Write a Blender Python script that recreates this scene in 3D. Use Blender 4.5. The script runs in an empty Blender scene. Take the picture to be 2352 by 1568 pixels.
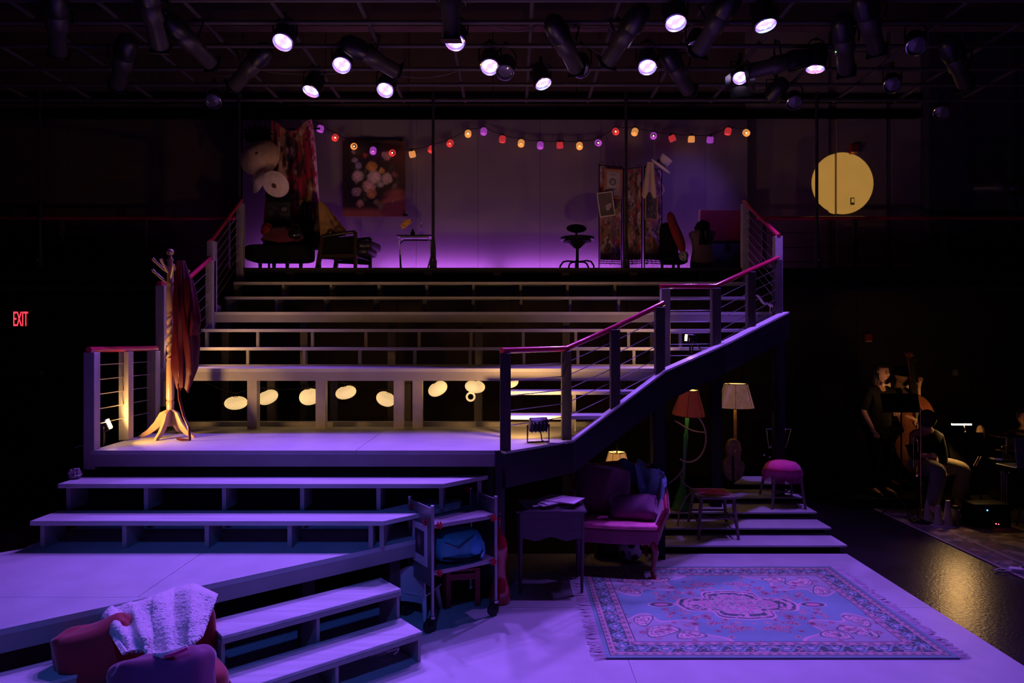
import bpy, bmesh, math, random
import numpy as np
from mathutils import Vector, Matrix, Euler, noise as mnoise
R = math.radians
random.seed(7)
scn = bpy.context.scene
COL = scn.collection
CAM = 2.165            # camera height above the stage floor
F = 1568.0             # focal length in pixels of the 2352x1568 frame

def W(px, py, d):      # point seen at a pixel, standing at depth d
    return Vector(((px-1176.0)/F*d, d, CAM-(py-784.0)/F*d))
def PX(px, d): return (px-1176.0)/F*d
def PZ(py, d): return CAM-(py-784.0)/F*d

# ------------------------------------------------------------------ camera, world, exposure
cd = bpy.data.cameras.new('camera'); cam = bpy.data.objects.new('camera', cd); COL.objects.link(cam)
cam.location = (0, 0, CAM); cam.rotation_euler = (R(90), 0, 0)
cd.sensor_width = 36.0; cd.lens = 24.0; cd.clip_start = 0.05; cd.clip_end = 100
scn.camera = cam
wd = bpy.data.worlds.new('World'); scn.world = wd; wd.use_nodes = True
wd.node_tree.nodes['Background'].inputs[0].default_value = (0.25, 0.12, 0.28, 1)
wd.node_tree.nodes['Background'].inputs[1].default_value = 0.003
scn.view_settings.view_transform = 'Standard'; scn.view_settings.look = 'None'
scn.view_settings.exposure = 0.0; scn.view_settings.gamma = 1.0
scn.view_settings.use_curve_mapping = False
scn.cycles.use_denoising = True
scn.cycles.max_bounces = 4
scn.cycles.diffuse_bounces = 2
scn.cycles.glossy_bounces = 2
scn.cycles.transmission_bounces = 4
scn.cycles.use_adaptive_sampling = True
scn.cycles.adaptive_threshold = 0.04
scn.cycles.caustics_reflective = False
scn.cycles.caustics_refractive = False
scn.cycles.sample_clamp_indirect = 4.0

VIOLET = (0.31, 0.118, 1.0)
def aim(o, target):
    o.rotation_euler = (Vector(target)-o.location).to_track_quat('-Z', 'Y').to_euler()
def spot(loc, target, energy, color, angle=50, blend=0.6, size=0.09, name='beam'):
    l = bpy.data.lights.new(name, 'SPOT'); l.energy = energy; l.color = color
    l.spot_size = R(angle); l.spot_blend = blend; l.shadow_soft_size = size
    o = bpy.data.objects.new(name, l); COL.objects.link(o); o.location = loc; aim(o, target)
    return o
def area(loc, target, energy, color, sx, sy, name='glow', spread=180):
    l = bpy.data.lights.new(name, 'AREA'); l.energy = energy; l.color = color
    l.shape = 'RECTANGLE'; l.size = sx; l.size_y = sy; l.spread = R(spread)
    o = bpy.data.objects.new(name, l); COL.objects.link(o); o.location = loc; aim(o, target)
    return o

# front-of-house lamps, hung over the audience (out of the frame, behind and above the camera)
spot((-0.6, 0.2, 5.3), (-1.7, 4.4, 0.3), 420, (0.05, 0.15, 1.0), 36, 0.9, 0.12)
spot((2.2, 0.2, 5.3), (1.6, 5.4, 0.2), 16, (0.22, 0.13, 1.0), 46, 0.9, 0.12)
# profile spot that throws the sharp yellow disc on the back wall
spot((4.3, -1.0, 4.40), (5.13, 10.6, 4.62), 5000, (1.0, 0.60, 0.16), 4.75, 0.03, 0.005)

# ------------------------------------------------------------------ mesh helpers
class MB:
    def __init__(s, o=(0, 0, 0)):
        s.v = []; s.f = []; s.o = Vector(o)
    def add(s, vs, fs):
        n = len(s.v); s.v += [Vector(v) for v in vs]; s.f += [tuple(i+n for i in f) for f in fs]; return s
    def box(s, c, size, rz=0, rx=0, ry=0):
        hx, hy, hz = size[0]/2, size[1]/2, size[2]/2
        m = Euler((rx, ry, rz)).to_matrix(); c = Vector(c)
        vs = [c+m@Vector((sx*hx, sy*hy, sz*hz)) for sz in (-1, 1) for sx, sy in ((-1, -1), (1, -1), (1, 1), (-1, 1))]
        return s.add(vs, [(3, 2, 1, 0), (4, 5, 6, 7), (0, 1, 5, 4), (1, 2, 6, 5), (2, 3, 7, 6), (3, 0, 4, 7)])
    def bx(s, x0, x1, y0, y1, z0, z1):
        return s.box(((x0+x1)/2, (y0+y1)/2, (z0+z1)/2), (abs(x1-x0), abs(y1-y0), abs(z1-z0)))
    def prism(s, poly, z0, z1):
        a = sum(poly[i][0]*poly[(i+1) % len(poly)][1]-poly[(i+1) % len(poly)][0]*poly[i][1] for i in range(len(poly)))
        if a < 0: poly = poly[::-1]
        n = len(poly)
        vs = [(p[0], p[1], z0) for p in poly]+[(p[0], p[1], z1) for p in poly]
        fs = [tuple(range(n-1, -1, -1)), tuple(range(n, 2*n))]+[(i, (i+1) % n, n+(i+1) % n, n+i) for i in range(n)]
        return s.add(vs, fs)
    def slab(s, poly, n):      # planar 3-D polygon given thickness vector n
        n = Vector(n); k = len(poly); P = [Vector(p) for p in poly]
        nn = (P[1]-P[0]).cross(P[2]-P[1])
        if nn.dot(n) < 0: P = P[::-1]
        vs = P+[p+n for p in P]
        return s.add(vs, [tuple(range(k-1, -1, -1)), tuple(range(k, 2*k))]+[(i, (i+1) % k, k+(i+1) % k, k+i) for i in range(k)])
    def tube(s, pts, r, n=8, closed=False, cap=True):
        P = [Vector(p) for p in pts]; m = len(P)
        rs = r if isinstance(r, (list, tuple)) else [r]*m
        vs = []; up = None
        for i in range(m):
            if closed: t = P[(i+1) % m]-P[i-1]
            else: t = P[min(i+1, m-1)]-P[max(i-1, 0)]
            if t.length < 1e-9: t = Vector((0, 0, 1))
            t.normalize()
            if up is None:
                up = Vector((0, 0, 1)) if abs(t.z) < .9 else Vector((1, 0, 0))
            a = t.cross(up)
            if a.length < 1e-6: a = t.cross(Vector((.3, 1, .2)))
            a.normalize(); b = a.cross(t).normalized(); up = b
            for k in range(n):
                w = 2*math.pi*k/n
                vs.append(P[i]+rs[i]*(math.cos(w)*a+math.sin(w)*b))
        fs = []
        for i in range(m if closed else m-1):
            j = (i+1) % m
            for k in range(n):
                l = (k+1) % n
                fs.append((i*n+k, i*n+l, j*n+l, j*n+k))
        if cap and not closed:
            fs += [tuple(range(n-1, -1, -1)), tuple((m-1)*n+k for k in range(n))]
        return s.add(vs, fs)
    def lathe(s, prof, c=(0, 0, 0), n=20, rot=None, sx=1, sy=1, cap=True):   # prof: (radius, height)
        c = Vector(c); m = rot.to_matrix() if rot is not None else Matrix.Identity(3)
        vs = []
        for r, h in prof:
            for k in range(n):
                w = 2*math.pi*k/n
                vs.append(c+m@Vector((r*sx*math.cos(w), r*sy*math.sin(w), h)))
        fs = []
        for i in range(len(prof)-1):
            for k in range(n):
                l = (k+1) % n
                fs.append((i*n+k, i*n+l, (i+1)*n+l, (i+1)*n+k))
        if cap and prof[0][0] > 1e-4: fs.append(tuple(range(n-1, -1, -1)))
        if cap and prof[-1][0] > 1e-4: fs.append(tuple((len(prof)-1)*n+k for k in range(n)))
        return s.add(vs, fs)
    def ball(s, c, r, n=14, m=9, rot=None, fn=None):
        r = Vector((r, r, r)) if not hasattr(r, '__len__') else Vector(r)
        c = Vector(c); M = rot.to_matrix() if rot is not None else Matrix.Identity(3)
        vs = []; 
        for i in range(m+1):
            th = math.pi*i/m
            for k in range(n):
                w = 2*math.pi*k/n
                d = Vector((math.sin(th)*math.cos(w), math.sin(th)*math.sin(w), -math.cos(th)))
                p = Vector((d.x*r.x, d.y*r.y, d.z*r.z))
                if fn: p = fn(d, p)
                vs.append(c+M@p)
        fs = []
        for i in range(m):
            for k in range(n):
                l = (k+1) % n
                fs.append((i*n+k, i*n+l, (i+1)*n+l, (i+1)*n+k))
        return s.add(vs, fs)
    def grid(s, fn, nu, nv, thick=0.0, wrap=False):     # fn(u,v)->point; optional thickness (two skins)
        P = [[Vector(fn(i/nu, j/nv)) for i in range(nu+1)] for j in range(nv+1)]
        if not thick:
            vs = [p for row in P for p in row]
            fs = [(j*(nu+1)+i, j*(nu+1)+i+1, (j+1)*(nu+1)+i+1, (j+1)*(nu+1)+i) for j in range(nv) for i in range(nu)]
            return s.add(vs, fs)
        N = [[None]*(nu+1) for _ in range(nv+1)]
        for j in range(nv+1):
            for i in range(nu+1):
                a = P[j][min(i+1, nu)]-P[j][max(i-1, 0)]; b = P[min(j+1, nv)][i]-P[max(j-1, 0)][i]
                k = a.cross(b); N[j][i] = k.normalized() if k.length > 1e-9 else Vector((0, 0, 1))
        w = nu+1; h = (nu+1)*(nv+1)
        vs = [P[j][i]+N[j][i]*thick/2 for j in range(nv+1) for i in range(nu+1)]+[P[j][i]-N[j][i]*thick/2 for j in range(nv+1) for i in range(nu+1)]
        fs = []
        for j in range(nv):
            for i in range(nu):
                q = (j*w+i, j*w+i+1, (j+1)*w+i+1, (j+1)*w+i)
                fs.append(q); fs.append(tuple(h+x for x in q[::-1]))
        for i in range(nu):
            fs.append((i+1, i, h+i, h+i+1)); a = nv*w+i; fs.append((a, a+1, h+a+1, h+a))
        for j in range(nv):
            a = j*w; b = (j+1)*w; fs.append((a, b, h+b, h+a)); a += nu; b += nu; fs.append((b, a, h+a, h+b))
        return s.add(vs, fs)
    def build(s, name, mat, parent=None, smooth=False, bevel=0.0, sub=0, label=None, seg=1):
        me = bpy.data.meshes.new(name)
        me.from_pydata([tuple(v-s.o) for v in s.v], [], s.f); me.validate(); me.update()
        if smooth:
            me.polygons.foreach_set('use_smooth', [True]*len(me.polygons))
            try: me.set_sharp_from_angle(angle=R(48))
            except Exception: pass
        o = bpy.data.objects.new(name, me); COL.objects.link(o)
        if mat is not None: me.materials.append(M(mat) if isinstance(mat, str) else mat)
        if parent is not None: o.parent = parent
        if bevel:
            b = o.modifiers.new('edge', 'BEVEL'); b.width = bevel; b.segments = seg; b.limit_method = 'ANGLE'; b.angle_limit = R(40)
        if sub:
            d = o.modifiers.new('sub', 'SUBSURF'); d.levels = sub; d.render_levels = sub
        if label: o['label'] = label
        return o

def tag(o, label, cat, group=None, kind=None):
    o['label'] = label
    if cat: o['category'] = cat
    if group: o['group'] = group
    if kind: o['kind'] = kind
    return o
def thing(name, label, cat, loc=(0, 0, 0), rz=0, group=None, kind=None):
    o = bpy.data.objects.new(name, None); COL.objects.link(o); o.empty_display_size = 0.1
    o.location = loc; o.rotation_euler = (0, 0, rz)
    return tag(o, label, cat, group, kind)
def struct(o, label=None):
    o['kind'] = 'structure'
    if label: o['label'] = label
    return o
def shell(name, label=None):
    o = bpy.data.objects.new(name, None); COL.objects.link(o); o['kind'] = 'structure'
    if label: o['label'] = label
    return o
def dup(root, loc=None, rz=None, label=None, rot=None):
    r = root.copy(); COL.objects.link(r)
    if loc is not None: r.location = loc
    if rz is not None: r.rotation_euler = (0, 0, rz)
    if rot is not None: r.rotation_euler = rot
    if label: r['label'] = label
    for ch in root.children:
        c = ch.copy(); COL.objects.link(c); c.parent = r
        for g in ch.children:
            d = g.copy(); COL.objects.link(d); d.parent = c
    return r
def inst(o, loc, parent=None, rz=None, scale=None):      # a further copy of one mesh piece
    c = o.copy(); COL.objects.link(c); c.location = loc
    if parent is not None: c.parent = parent
    if rz is not None: c.rotation_euler = (0, 0, rz)
    if scale is not None: c.scale = scale
    return c

# ------------------------------------------------------------------ materials
MATS = {}; SPEC = {}
def spec(name, col, rough=0.6, metal=0.0, var=0.12, scale=6.0, bump=0.0, bscale=60.0, emit=None, es=0.0, stretch=None,
         sheen=0.0, coat=0.0, trans=0.0, alpha=1.0, attr=False, specular=None):
    SPEC[name] = dict(col=col, rough=rough, metal=metal, var=var, scale=scale, bump=bump, bscale=bscale, emit=emit, es=es,
                      stretch=stretch, sheen=sheen, coat=coat, trans=trans, alpha=alpha, attr=attr, specular=specular)
def M(name):
    if name in MATS: return MATS[name]
    k = SPEC[name]; m = bpy.data.materials.new(name); m.use_nodes = True; nt = m.node_tree; b = nt.nodes['Principled BSDF']
    def N(t): return nt.nodes.new(t)
    tc = N('ShaderNodeTexCoord'); src = tc.outputs['Object']
    if k['stretch']:
        mp = N('ShaderNodeMapping'); mp.inputs['Scale'].default_value = k['stretch']; nt.links.new(src, mp.inputs[0]); src = mp.outputs[0]
    if k['attr']:
        a = N('ShaderNodeVertexColor'); a.layer_name = 'paint'; base = a.outputs[0]
    else:
        rgb = N('ShaderNodeRGB'); rgb.outputs[0].default_value = (*k['col'], 1); base = rgb.outputs[0]
    if k['var']:
        nz = N('ShaderNodeTexNoise'); nz.inputs['Scale'].default_value = k['scale']; nz.inputs['Detail'].default_value = 4
        nt.links.new(src, nz.inputs['Vector'])
        mr = N('ShaderNodeMapRange'); mr.inputs['From Min'].default_value = .25; mr.inputs['From Max'].default_value = .75
        mr.inputs['To Min'].default_value = 1-k['var']; mr.inputs['To Max'].default_value = 1+k['var']
        nt.links.new(nz.outputs[0], mr.inputs[0])
        mx = N('ShaderNodeVectorMath'); mx.operation = 'SCALE'; nt.links.new(base, mx.inputs[0]); nt.links.new(mr.outputs[0], mx.inputs['Scale'])
        base = mx.outputs[0]
    nt.links.new(base, b.inputs['Base Color'])
    b.inputs['Roughness'].default_value = k['rough']; b.inputs['Metallic'].default_value = k['metal']
    if k['specular'] is not None: b.inputs['Specular IOR Level'].default_value = k['specular']
    if k['sheen']: b.inputs['Sheen Weight'].default_value = k['sheen']
    if k['coat']: b.inputs['Coat Weight'].default_value = k['coat']; b.inputs['Coat Roughness'].default_value = .12
    if k['trans']: b.inputs['Transmission Weight'].default_value = k['trans']
    if k['alpha'] < 1: b.inputs['Alpha'].default_value = k['alpha']
    if k['emit']:
        if name not in ('lantern_paper',): m.cycles.emission_sampling = 'NONE'     # the lamps themselves carry the light
        b.inputs['Emission Color'].default_value = (*k['emit'], 1); b.inputs['Emission Strength'].default_value = k['es']
    if k['bump']:
        n2 = N('ShaderNodeTexNoise'); n2.inputs['Scale'].default_value = k['bscale']; n2.inputs['Detail'].default_value = 3
        nt.links.new(src, n2.inputs['Vector'])
        bp = N('ShaderNodeBump'); bp.inputs['Strength'].default_value = k['bump']; bp.inputs['Distance'].default_value = .02
        nt.links.new(n2.outputs[0], bp.inputs['Height']); nt.links.new(bp.outputs[0], b.inputs['Normal'])
    MATS[name] = m; return m

spec('stage_paint', (.46, .46, .47), .47, var=.10, scale=3.5, bump=.05, bscale=30)
spec('tread_paint', (.50, .49, .50), .45, var=.22, scale=3, stretch=(.6, 6, 6), bump=.06, bscale=20)
spec('frame_paint', (.26, .25, .25), .5, var=.2, scale=7)
spec('fascia_paint', (.30, .285, .28), .5, var=.1, scale=4)
spec('black_floor', (.018, .016, .015), .27, var=.3, scale=2, bump=.12, bscale=45)
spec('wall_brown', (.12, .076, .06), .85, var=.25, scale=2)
spec('wall_brown_shaded', (.045, .029, .024), .85, var=.25, scale=2)  # darker copy of wall_brown, shade under the balcony put into the colour
spec('wall_cream', (.36, .30, .21), .8, var=.06, scale=3)
spec('wall_blue', (.055, .048, .07), .85, var=.2, scale=1.5)
spec('black', (.008, .008, .009), .55, var=.2, scale=8, specular=.2)
spec('black_gloss', (.012, .012, .013), .22, var=.1)
spec('black_fabric', (.008, .007, .008), .9, var=.3, scale=20, specular=.05)
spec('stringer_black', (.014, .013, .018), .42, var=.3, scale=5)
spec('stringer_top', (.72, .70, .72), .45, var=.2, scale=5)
spec('post_dark', (.055, .046, .04), .6, var=.35, scale=6, stretch=(8, 8, 1))
spec('post_grey', (.36, .33, .31), .55, var=.2, scale=5)
spec('rail_red', (.62, .02, .09), .20, var=.08, coat=1.0)
spec('cable', (.62, .60, .60), .3, 1.0, var=.05)
spec('steel', (.55, .55, .58), .3, 1.0, var=.08)
spec('pipe_black', (.030, .030, .036), .32, var=.2, scale=9)
spec('pipe_grey', (.075, .065, .062), .5, var=.2)
spec('backdrop', (.22, .205, .20), .7, var=.05, scale=2)
# ================================================================== LARGE STRUCTURE
LV = dict(P0=.63, T1=.84, T2=1.05, P1=1.26, T3=1.47, T4=1.68, P2=1.89, T5=2.10, T6=2.31, P3=2.52, T7=2.73, T8=2.94, P4=3.15)
DP = dict(T1=5.04, T2=5.35, P1=5.67, T3=6.39, T4=6.67, P2=6.95, T5=7.64, T6=7.92, P3=8.20, T7=8.59, T8=8.87, P4=9.15)
GZ = CAM+3.32          # lighting grid height
# --- room shell
struct(MB().bx(-9.5, 9.5, -3.0, 11.6, -.25, -.04).build('floor', 'black_floor'), 'glossy black painted theatre floor')
wb = shell('wall_back', 'dark panelled back wall above and below the balcony')
xs = [-9.5, -8.2, -6.9, -5.6, -4.2, -2.9, -1.6, -.3, 1.0, 2.3, 3.62]
for a, b in zip(xs[:-1], xs[1:]):
    MB().bx(a+.006, b-.006, 10.62, 10.72, LV['P4'], 7.2).build('wall_panel', 'wall_brown', wb)
xs2 = [3.62, 4.92, 5.04, 5.82, 5.90, 6.35]
for i, (a, b) in enumerate(zip(xs2[:-1], xs2[1:])):
    dy = .05 if i in (1, 3) else 0
    MB().bx(a+.004, b-.004, 10.60+dy, 10.72+dy, LV['P4'], 7.2).build('wall_panel', 'wall_cream', wb)
MB().bx(6.35, 9.5, 10.40, 10.72, LV['P4'], 7.2).build('wall_panel', 'wall_blue', wb)
for x in (6.9, 7.6, 8.3, 8.9): MB().bx(x-.05, x+.05, 10.37, 10.41, LV['P4'], 7.2).build('wall_batten', 'wall_blue', wb)
xs3 = [-9.5, -7.6, -5.7, -3.8, -1.9, 0, 1.9, 3.8, 5.7, 7.6, 9.5]
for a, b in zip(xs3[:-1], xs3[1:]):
    MB().bx(a+.006, b-.006, 11.3, 11.45, -.04, LV['P4']-.15).build('lower_wall_panel', 'wall_brown_shaded', wb)
for z in (5.62, 5.86): MB().bx(-9.5, 6.3, 10.52, 10.62, z, z+.09).build('picture_rail', 'black', wb)
struct(MB().bx(-9.7, -9.5, -3, 11.6, -.05, 7.3).build('wall_left', 'wall_brown'), 'dark side wall of the theatre')
struct(MB().bx(9.5, 9.7, -3, 11.6, -.05, 7.3).build('wall_right', 'wall_brown'), 'dark side wall of the theatre')
struct(MB().bx(-9.5, 9.5, -3.2, -3.0, -.05, 7.3).build('wall_front', 'wall_brown'), 'dark wall behind the audience')
ce = shell('ceiling', 'dark theatre ceiling with beams')
MB().bx(-9.5, 9.5, -3.2, 11.6, 7.2, 7.3).build('ceiling_slab', 'wall_brown', ce)
for y in (7.3, 8.6, 9.7): MB().bx(-9.5, 9.5, y-.09, y+.09, 6.6, 7.2).build('ceiling_beam', 'wall_brown', ce)

# --- main stage floor, separate sheets with open seams
sf = shell('stage_floor', 'grey painted stage deck of large sheets')
SXs = [-4.6, -1.65, .79, 3.42]; SYs = [.5, 3.1, 5.56, 6.97]
for a, b in zip(SXs[:-1], SXs[1:]):
    for c, d in zip(SYs[:-1], SYs[1:]):
        MB().bx(a+.0015, b-.0015, c+.0015, d-.0015, -.035, 0).build('deck_sheet', 'stage_paint', sf)
MB().bx(-4.6, 3.40, .5, 6.95, -.04, -.03).build('deck_frame', 'black', sf)

# --- lowest platform P0 with its diagonal front edge
E0 = Vector((-2.95, 3.46)); E1 = Vector((-.62, 5.40))
pl = thing('platform', 'low grey platform with a diagonal front edge under the fleece blanket', 'platform', (-2.5, 4.8, 0))
def edge_x(y): return E0.x+(y-E0.y)/(E1.y-E0.y)*(E1.x-E0.x)
def pm(poly, z0, z1, name, mat, parent, o, **k): return MB(o).prism(poly, z0, z1).build(name, mat, parent, **k)
o = pl.location.copy()
g = .002
pm([(-4.5, 3.46), (-2.95, 3.46), (edge_x(4.1), 4.1-g), (-4.5, 4.1-g)], .595, .63, 'deck_sheet', 'stage_paint', pl, o)
pm([(-4.5, 4.1+g), (-2.25-g, 4.1+g), (-2.25-g, 5.7), (-3.62, 5.7), (-3.62, 5.06), (-4.5, 4.25)], .595, .63, 'deck_sheet', 'stage_paint', pl, o)
pm([(-2.25+g, 4.1+g), (edge_x(4.1), 4.1+g), (-.62, 5.40), (-.45, 5.7), (-2.25+g, 5.7)], .595, .63, 'deck_sheet', 'stage_paint', pl, o)
du = (E1-E0).normalized(); dn = Vector((du.y, -du.x))
def off(p, t, n): return p+du*t+dn*n
L0 = (E1-E0).length
pm([off(E0, -.6, .0), off(E0, L0, .0), off(E0, L0, -.04), off(E0, -.6, -.04)], .50, .594, 'fascia_board', 'fascia_paint', pl, o)
for t in (1.05, 2.05, 2.75):
    p = off(E0, t, -.16); MB(o).box((p.x, p.y, .25), (.09, .09, .5), math.atan2(du.y, du.x)).build('support_post', 'post_dark', pl)
# black sheet added at the back of the platform to stop light leaks
MB(o).bx(-3.6, -.2, 5.75, 5.79, 0, 1.1).build('rear_mask', 'black', pl)

# --- open front steps (L1, L2) below the platform
def open_steps(label, t0, t1, name='open_steps', group=None, n_div=3, chop=0):
    a = off(E0, t0, 0)
    th = thing(name, label, 'steps', (a.x, a.y, 0))
    o = th.location.copy(); ang = math.atan2(du.y, du.x)
    for i, (z, n0, n1) in enumerate(((.42, .05, .34), (.21, .33, .62))):
        poly = [off(E0, t0, n0), off(E0, t1-chop, n0), off(E0, t1, n0+chop), off(E0, t1, n1), off(E0, t0, n1)]
        pm(poly, z-.022, z, 'tread', 'tread_paint', th, o, bevel=.003)
        pm([off(E0, t0, n1-.018), off(E0, t1, n1-.018), off(E0, t1, n1), off(E0, t0, n1)], z-.05, z-.0225, 'nosing_strip', 'fascia_paint', th, o)
        for k in range(n_div):
            t = t0+.012+(t1-t0-.024)*k/(n_div-1)
            pm([off(E0, t-.011, n0+.02), off(E0, t+.011, n0+.02), off(E0, t+.011, n1-.02), off(E0, t-.011, n1-.02)], 0 if i else .0, z-.0505, 'divider_board', 'fascia_paint', th, o)
    return th
tl = (Vector((-1.765, 4.1))-E0).dot(du); tr = (Vector((-.79, 4.83))-E0).dot(du)
open_steps('two open grey steps between the fleece pile and the metal cart', tl, tr)
open_steps('grey open step cut off by the left bottom corner of the picture', -.7, .62, n_div=2, chop=.1)

# --- stair flights of open treads
def flight(name, label, rows, loc):
    th = thing(name, label, 'stairs', loc); o = th.location.copy()
    for (poly, z, divs, base, dmat, depth) in rows:
        pm(poly, z-.035, z, 'tread', 'tread_paint', th, o, bevel=.002)
        for (x, y0) in divs:
            MB(o).bx(x-.016, x+.016, y0+.02, y0+depth, base, z-.0355).build('divider_board', dmat, th)
    return th
XL = -3.56
def px_list(l, d): return [(PX(p, d), d) for p in l]
r1 = [(XL, DP['T1']), (-.95, DP['T1']), (-.42, 5.55), (-.42, 5.75), (-.70, 5.75), (-1.05, 5.36), (XL, 5.36)]
r2 = [(XL, DP['T2']), (-.54, DP['T2']), (-.20, 5.70), (-.45, 5.70), (-.65, 5.63), (XL, 5.63)]
flight('lower_stairs', 'two lower open treads rising from the low platform to the coat rack platform', [
    (r1, LV['T1'], px_list([93, 282, 472, 663, 850], DP['T1'])+[(-.97, DP['T1']+.02)], LV['P0'], 'fascia_paint', .26),
    (r2, LV['T2'], px_list([153, 332, 512, 692, 868], DP['T2'])+[(-.56, DP['T2']+.02), (-.27, 5.6)], LV['T1']+.001, 'fascia_paint', .24)], (-2, 5.2, LV['P0']))
flight('middle_stairs', 'two open treads at right under the handrail, climbing from the coat rack platform', [
    ([(-.10, DP['T3']), (.88, DP['T3']), (1.06, 6.66), (-.10, 6.66)], LV['T3'], [(-.08, DP['T3']), (.58, DP['T3']+.12)], LV['P1'], 'fascia_paint', .12),
    ([(-.10, DP['T4']), (1.36, DP['T4']), (1.62, 6.92), (-.10, 6.92)], LV['T4'], [(-.08, DP['T4']), (.62, DP['T4']+.1)], LV['T3']-.2, 'fascia_paint', .12)], (.5, 6.6, LV['P1']))
flight('upper_stairs', 'two open treads with many dividers above the lantern platform', [
    ([(XL-.05, DP['T5']), (2.50, DP['T5']), (2.70, 7.90), (XL-.05, 7.90)], LV['T5'], px_list([440, 567, 697, 825, 951.5, 1079, 1203.6, 1328, 1457], DP['T5']), LV['P2'], 'frame_paint', .06),
    ([(XL-.05, DP['T6']), (2.80, DP['T6']), (3.0, 8.18), (XL-.05, 8.18)], LV['T6'], px_list([472, 590, 716, 839, 961.6, 1081.6, 1202, 1323, 1444.6, 1564], DP['T6']), LV['T5']+.001, 'frame_paint', .06)], (0, 7.8, LV['P2']))
flight('top_stairs', 'two topmost open treads just below the balcony with the backdrop', [
    ([(XL-.06, DP['T7']), (3.06, DP['T7']), (3.06, 8.86), (XL-.06, 8.86)], LV['T7'], px_list([522, 633.5, 746, 860, 973, 1086, 1197, 1310, 1422, 1535], DP['T7']), LV['P3'], 'frame_paint', .26),
    ([(XL-.06, DP['T8']), (3.06, DP['T8']), (3.06, 9.14), (XL-.06, 9.14)], LV['T8'], px_list([538, 649, 759, 869, 979, 1087, 1196, 1304, 1413, 1521, 1630], DP['T8']), LV['T7']+.001, 'frame_paint', .24)], (0, 8.8, LV['P3']))
# --- platforms P1, P2, P3
p1 = thing('platform', 'grey platform that carries the wooden coat rack', 'platform', (-1.8, 6.3, 0)); o = p1.location.copy()
xa = PX(878, 6.9)
poly = lambda: None
sx = -1.30
pm([(-3.5, DP['P1']), (sx-g, DP['P1']), (sx-g, 7.30), (-3.62, 7.30)], 1.225, 1.26, 'deck_sheet', 'stage_paint', p1, o)
pm([(sx+g, DP['P1']), (-.12, DP['P1']), (.54, 6.36), (1.1, 6.9), (1.1, 7.30), (sx+g, 7.30)], 1.225, 1.26, 'deck_sheet', 'stage_paint', p1, o)
MB(o).bx(-3.5, -.14, DP['P1']+.004, DP['P1']+.044, 1.125, 1.2245).build('fascia_board', 'fascia_paint', p1)
MB(o).bx(-3.6, 1.1, 7.26, 7.34, 1.261, 1.31).build('rear_sill', 'frame_paint', p1)
for x in (-3.4, -2.2, -1.1, -.2): MB(o).bx(x-.045, x+.045, 5.8, 5.89, .0, 1.224).build('support_post', 'post_dark', p1)
p2 = thing('platform', 'grey platform above the row of paper lanterns', 'platform', (-1, 7.2, 0)); o = p2.location.copy()
pm([(XL-.02, DP['P2']), (2.1, DP['P2']), (2.32, 7.3), (2.32, 7.66), (XL-.02, 7.66)], 1.855, 1.89, 'deck_sheet', 'stage_paint', p2, o)
MB(o).bx(XL-.02, 1.52, DP['P2']+.002, DP['P2']+.042, 1.765, 1.8545).build('fascia_board', 'fascia_paint', p2)
MB(o).bx(XL-.02, 2.3, 7.60, 7.63, 1.8905, 1.91).build('rear_sill', 'frame_paint', p2)
for a in (583, 739, 917, 960): MB(o).bx(PX(a, 7.12)-.05, PX(a, 7.12)+.05, 7.07, 7.16, 1.2605, 1.7645 if a == 0 else 1.854).build('support_post', 'post_grey', p2)
for a in (625, 769, 936, 1098, 1300): MB(o).bx(PX(a, 8.0)-.045, PX(a, 8.0)+.045, 7.96, 8.05, .9, 1.854).build('rear_post', 'post_dark', p2)
p3 = thing('platform', 'narrow grey platform with a broad front board, third from the bottom', 'platform', (0, 8.4, 0)); o = p3.location.copy()
pm([(XL-.05, DP['P3']), (3.12, DP['P3']), (3.12, 8.58), (XL-.05, 8.58)], 2.485, 2.52, 'deck_sheet', 'stage_paint', p3, o)
MB(o).bx(XL-.05, 3.12, DP['P3']+.002, DP['P3']+.042, 2.395, 2.4845).build('fascia_board', 'fascia_paint', p3)
for a in (520, 700, 900, 1100, 1300, 1500): MB(o).bx(PX(a, 8.4)-.045, PX(a, 8.4)+.045, 8.36, 8.45, .0, 2.484).build('support_post', 'post_dark', p3)
# --- balcony P4
p4 = shell('balcony_floor', 'black balcony floor running along the back wall'); 
MB().bx(-9.5, 9.5, DP['P4'], 10.62, 3.09, 3.15).build('balcony_deck', 'black', p4)
MB().bx(-9.5, -3.62, DP['P4'], DP['P4']+.05, 2.9, 3.089).build('balcony_fascia', 'black', p4)
MB().bx(3.1, 9.5, DP['P4'], DP['P4']+.05, 2.9, 3.089).build('balcony_fascia', 'black', p4)
MB().bx(XL-.05, 3.06, DP['P4']+.10, DP['P4']+.13, 2.94, 3.089).build('riser_board', 'stringer_black', p4)
for a in (666, 826, 984, 1142, 1299, 1455, 1612): MB().bx(PX(a, 9.16)-.05, PX(a, 9.16)+.05, 9.155, 9.245, 2.945, 3.089).build('riser_post', 'post_dark', p4)
MB().bx(XL-.05, 3.08, DP['P4']-.01, DP['P4']+.0, 3.12, 3.152).build('edge_strip', 'pipe_black', p4)
# --- backdrop of white flats
bd = thing('backdrop', 'row of pale flats forming the backdrop of the balcony', 'backdrop', (0, 10.3, 3.15))
o = bd.location.copy()
bp = [557, 692, 829, 956, 1098, 1240, 1380, 1500, 1620, 1717]
for a, b in zip(bp[:-1], bp[1:]):
    MB(o).bx(PX(a, 10.3)+.002, PX(b, 10.3)-.002, 10.30, 10.33, 3.151, 5.51).build('flat_panel', 'backdrop', bd)
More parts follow.
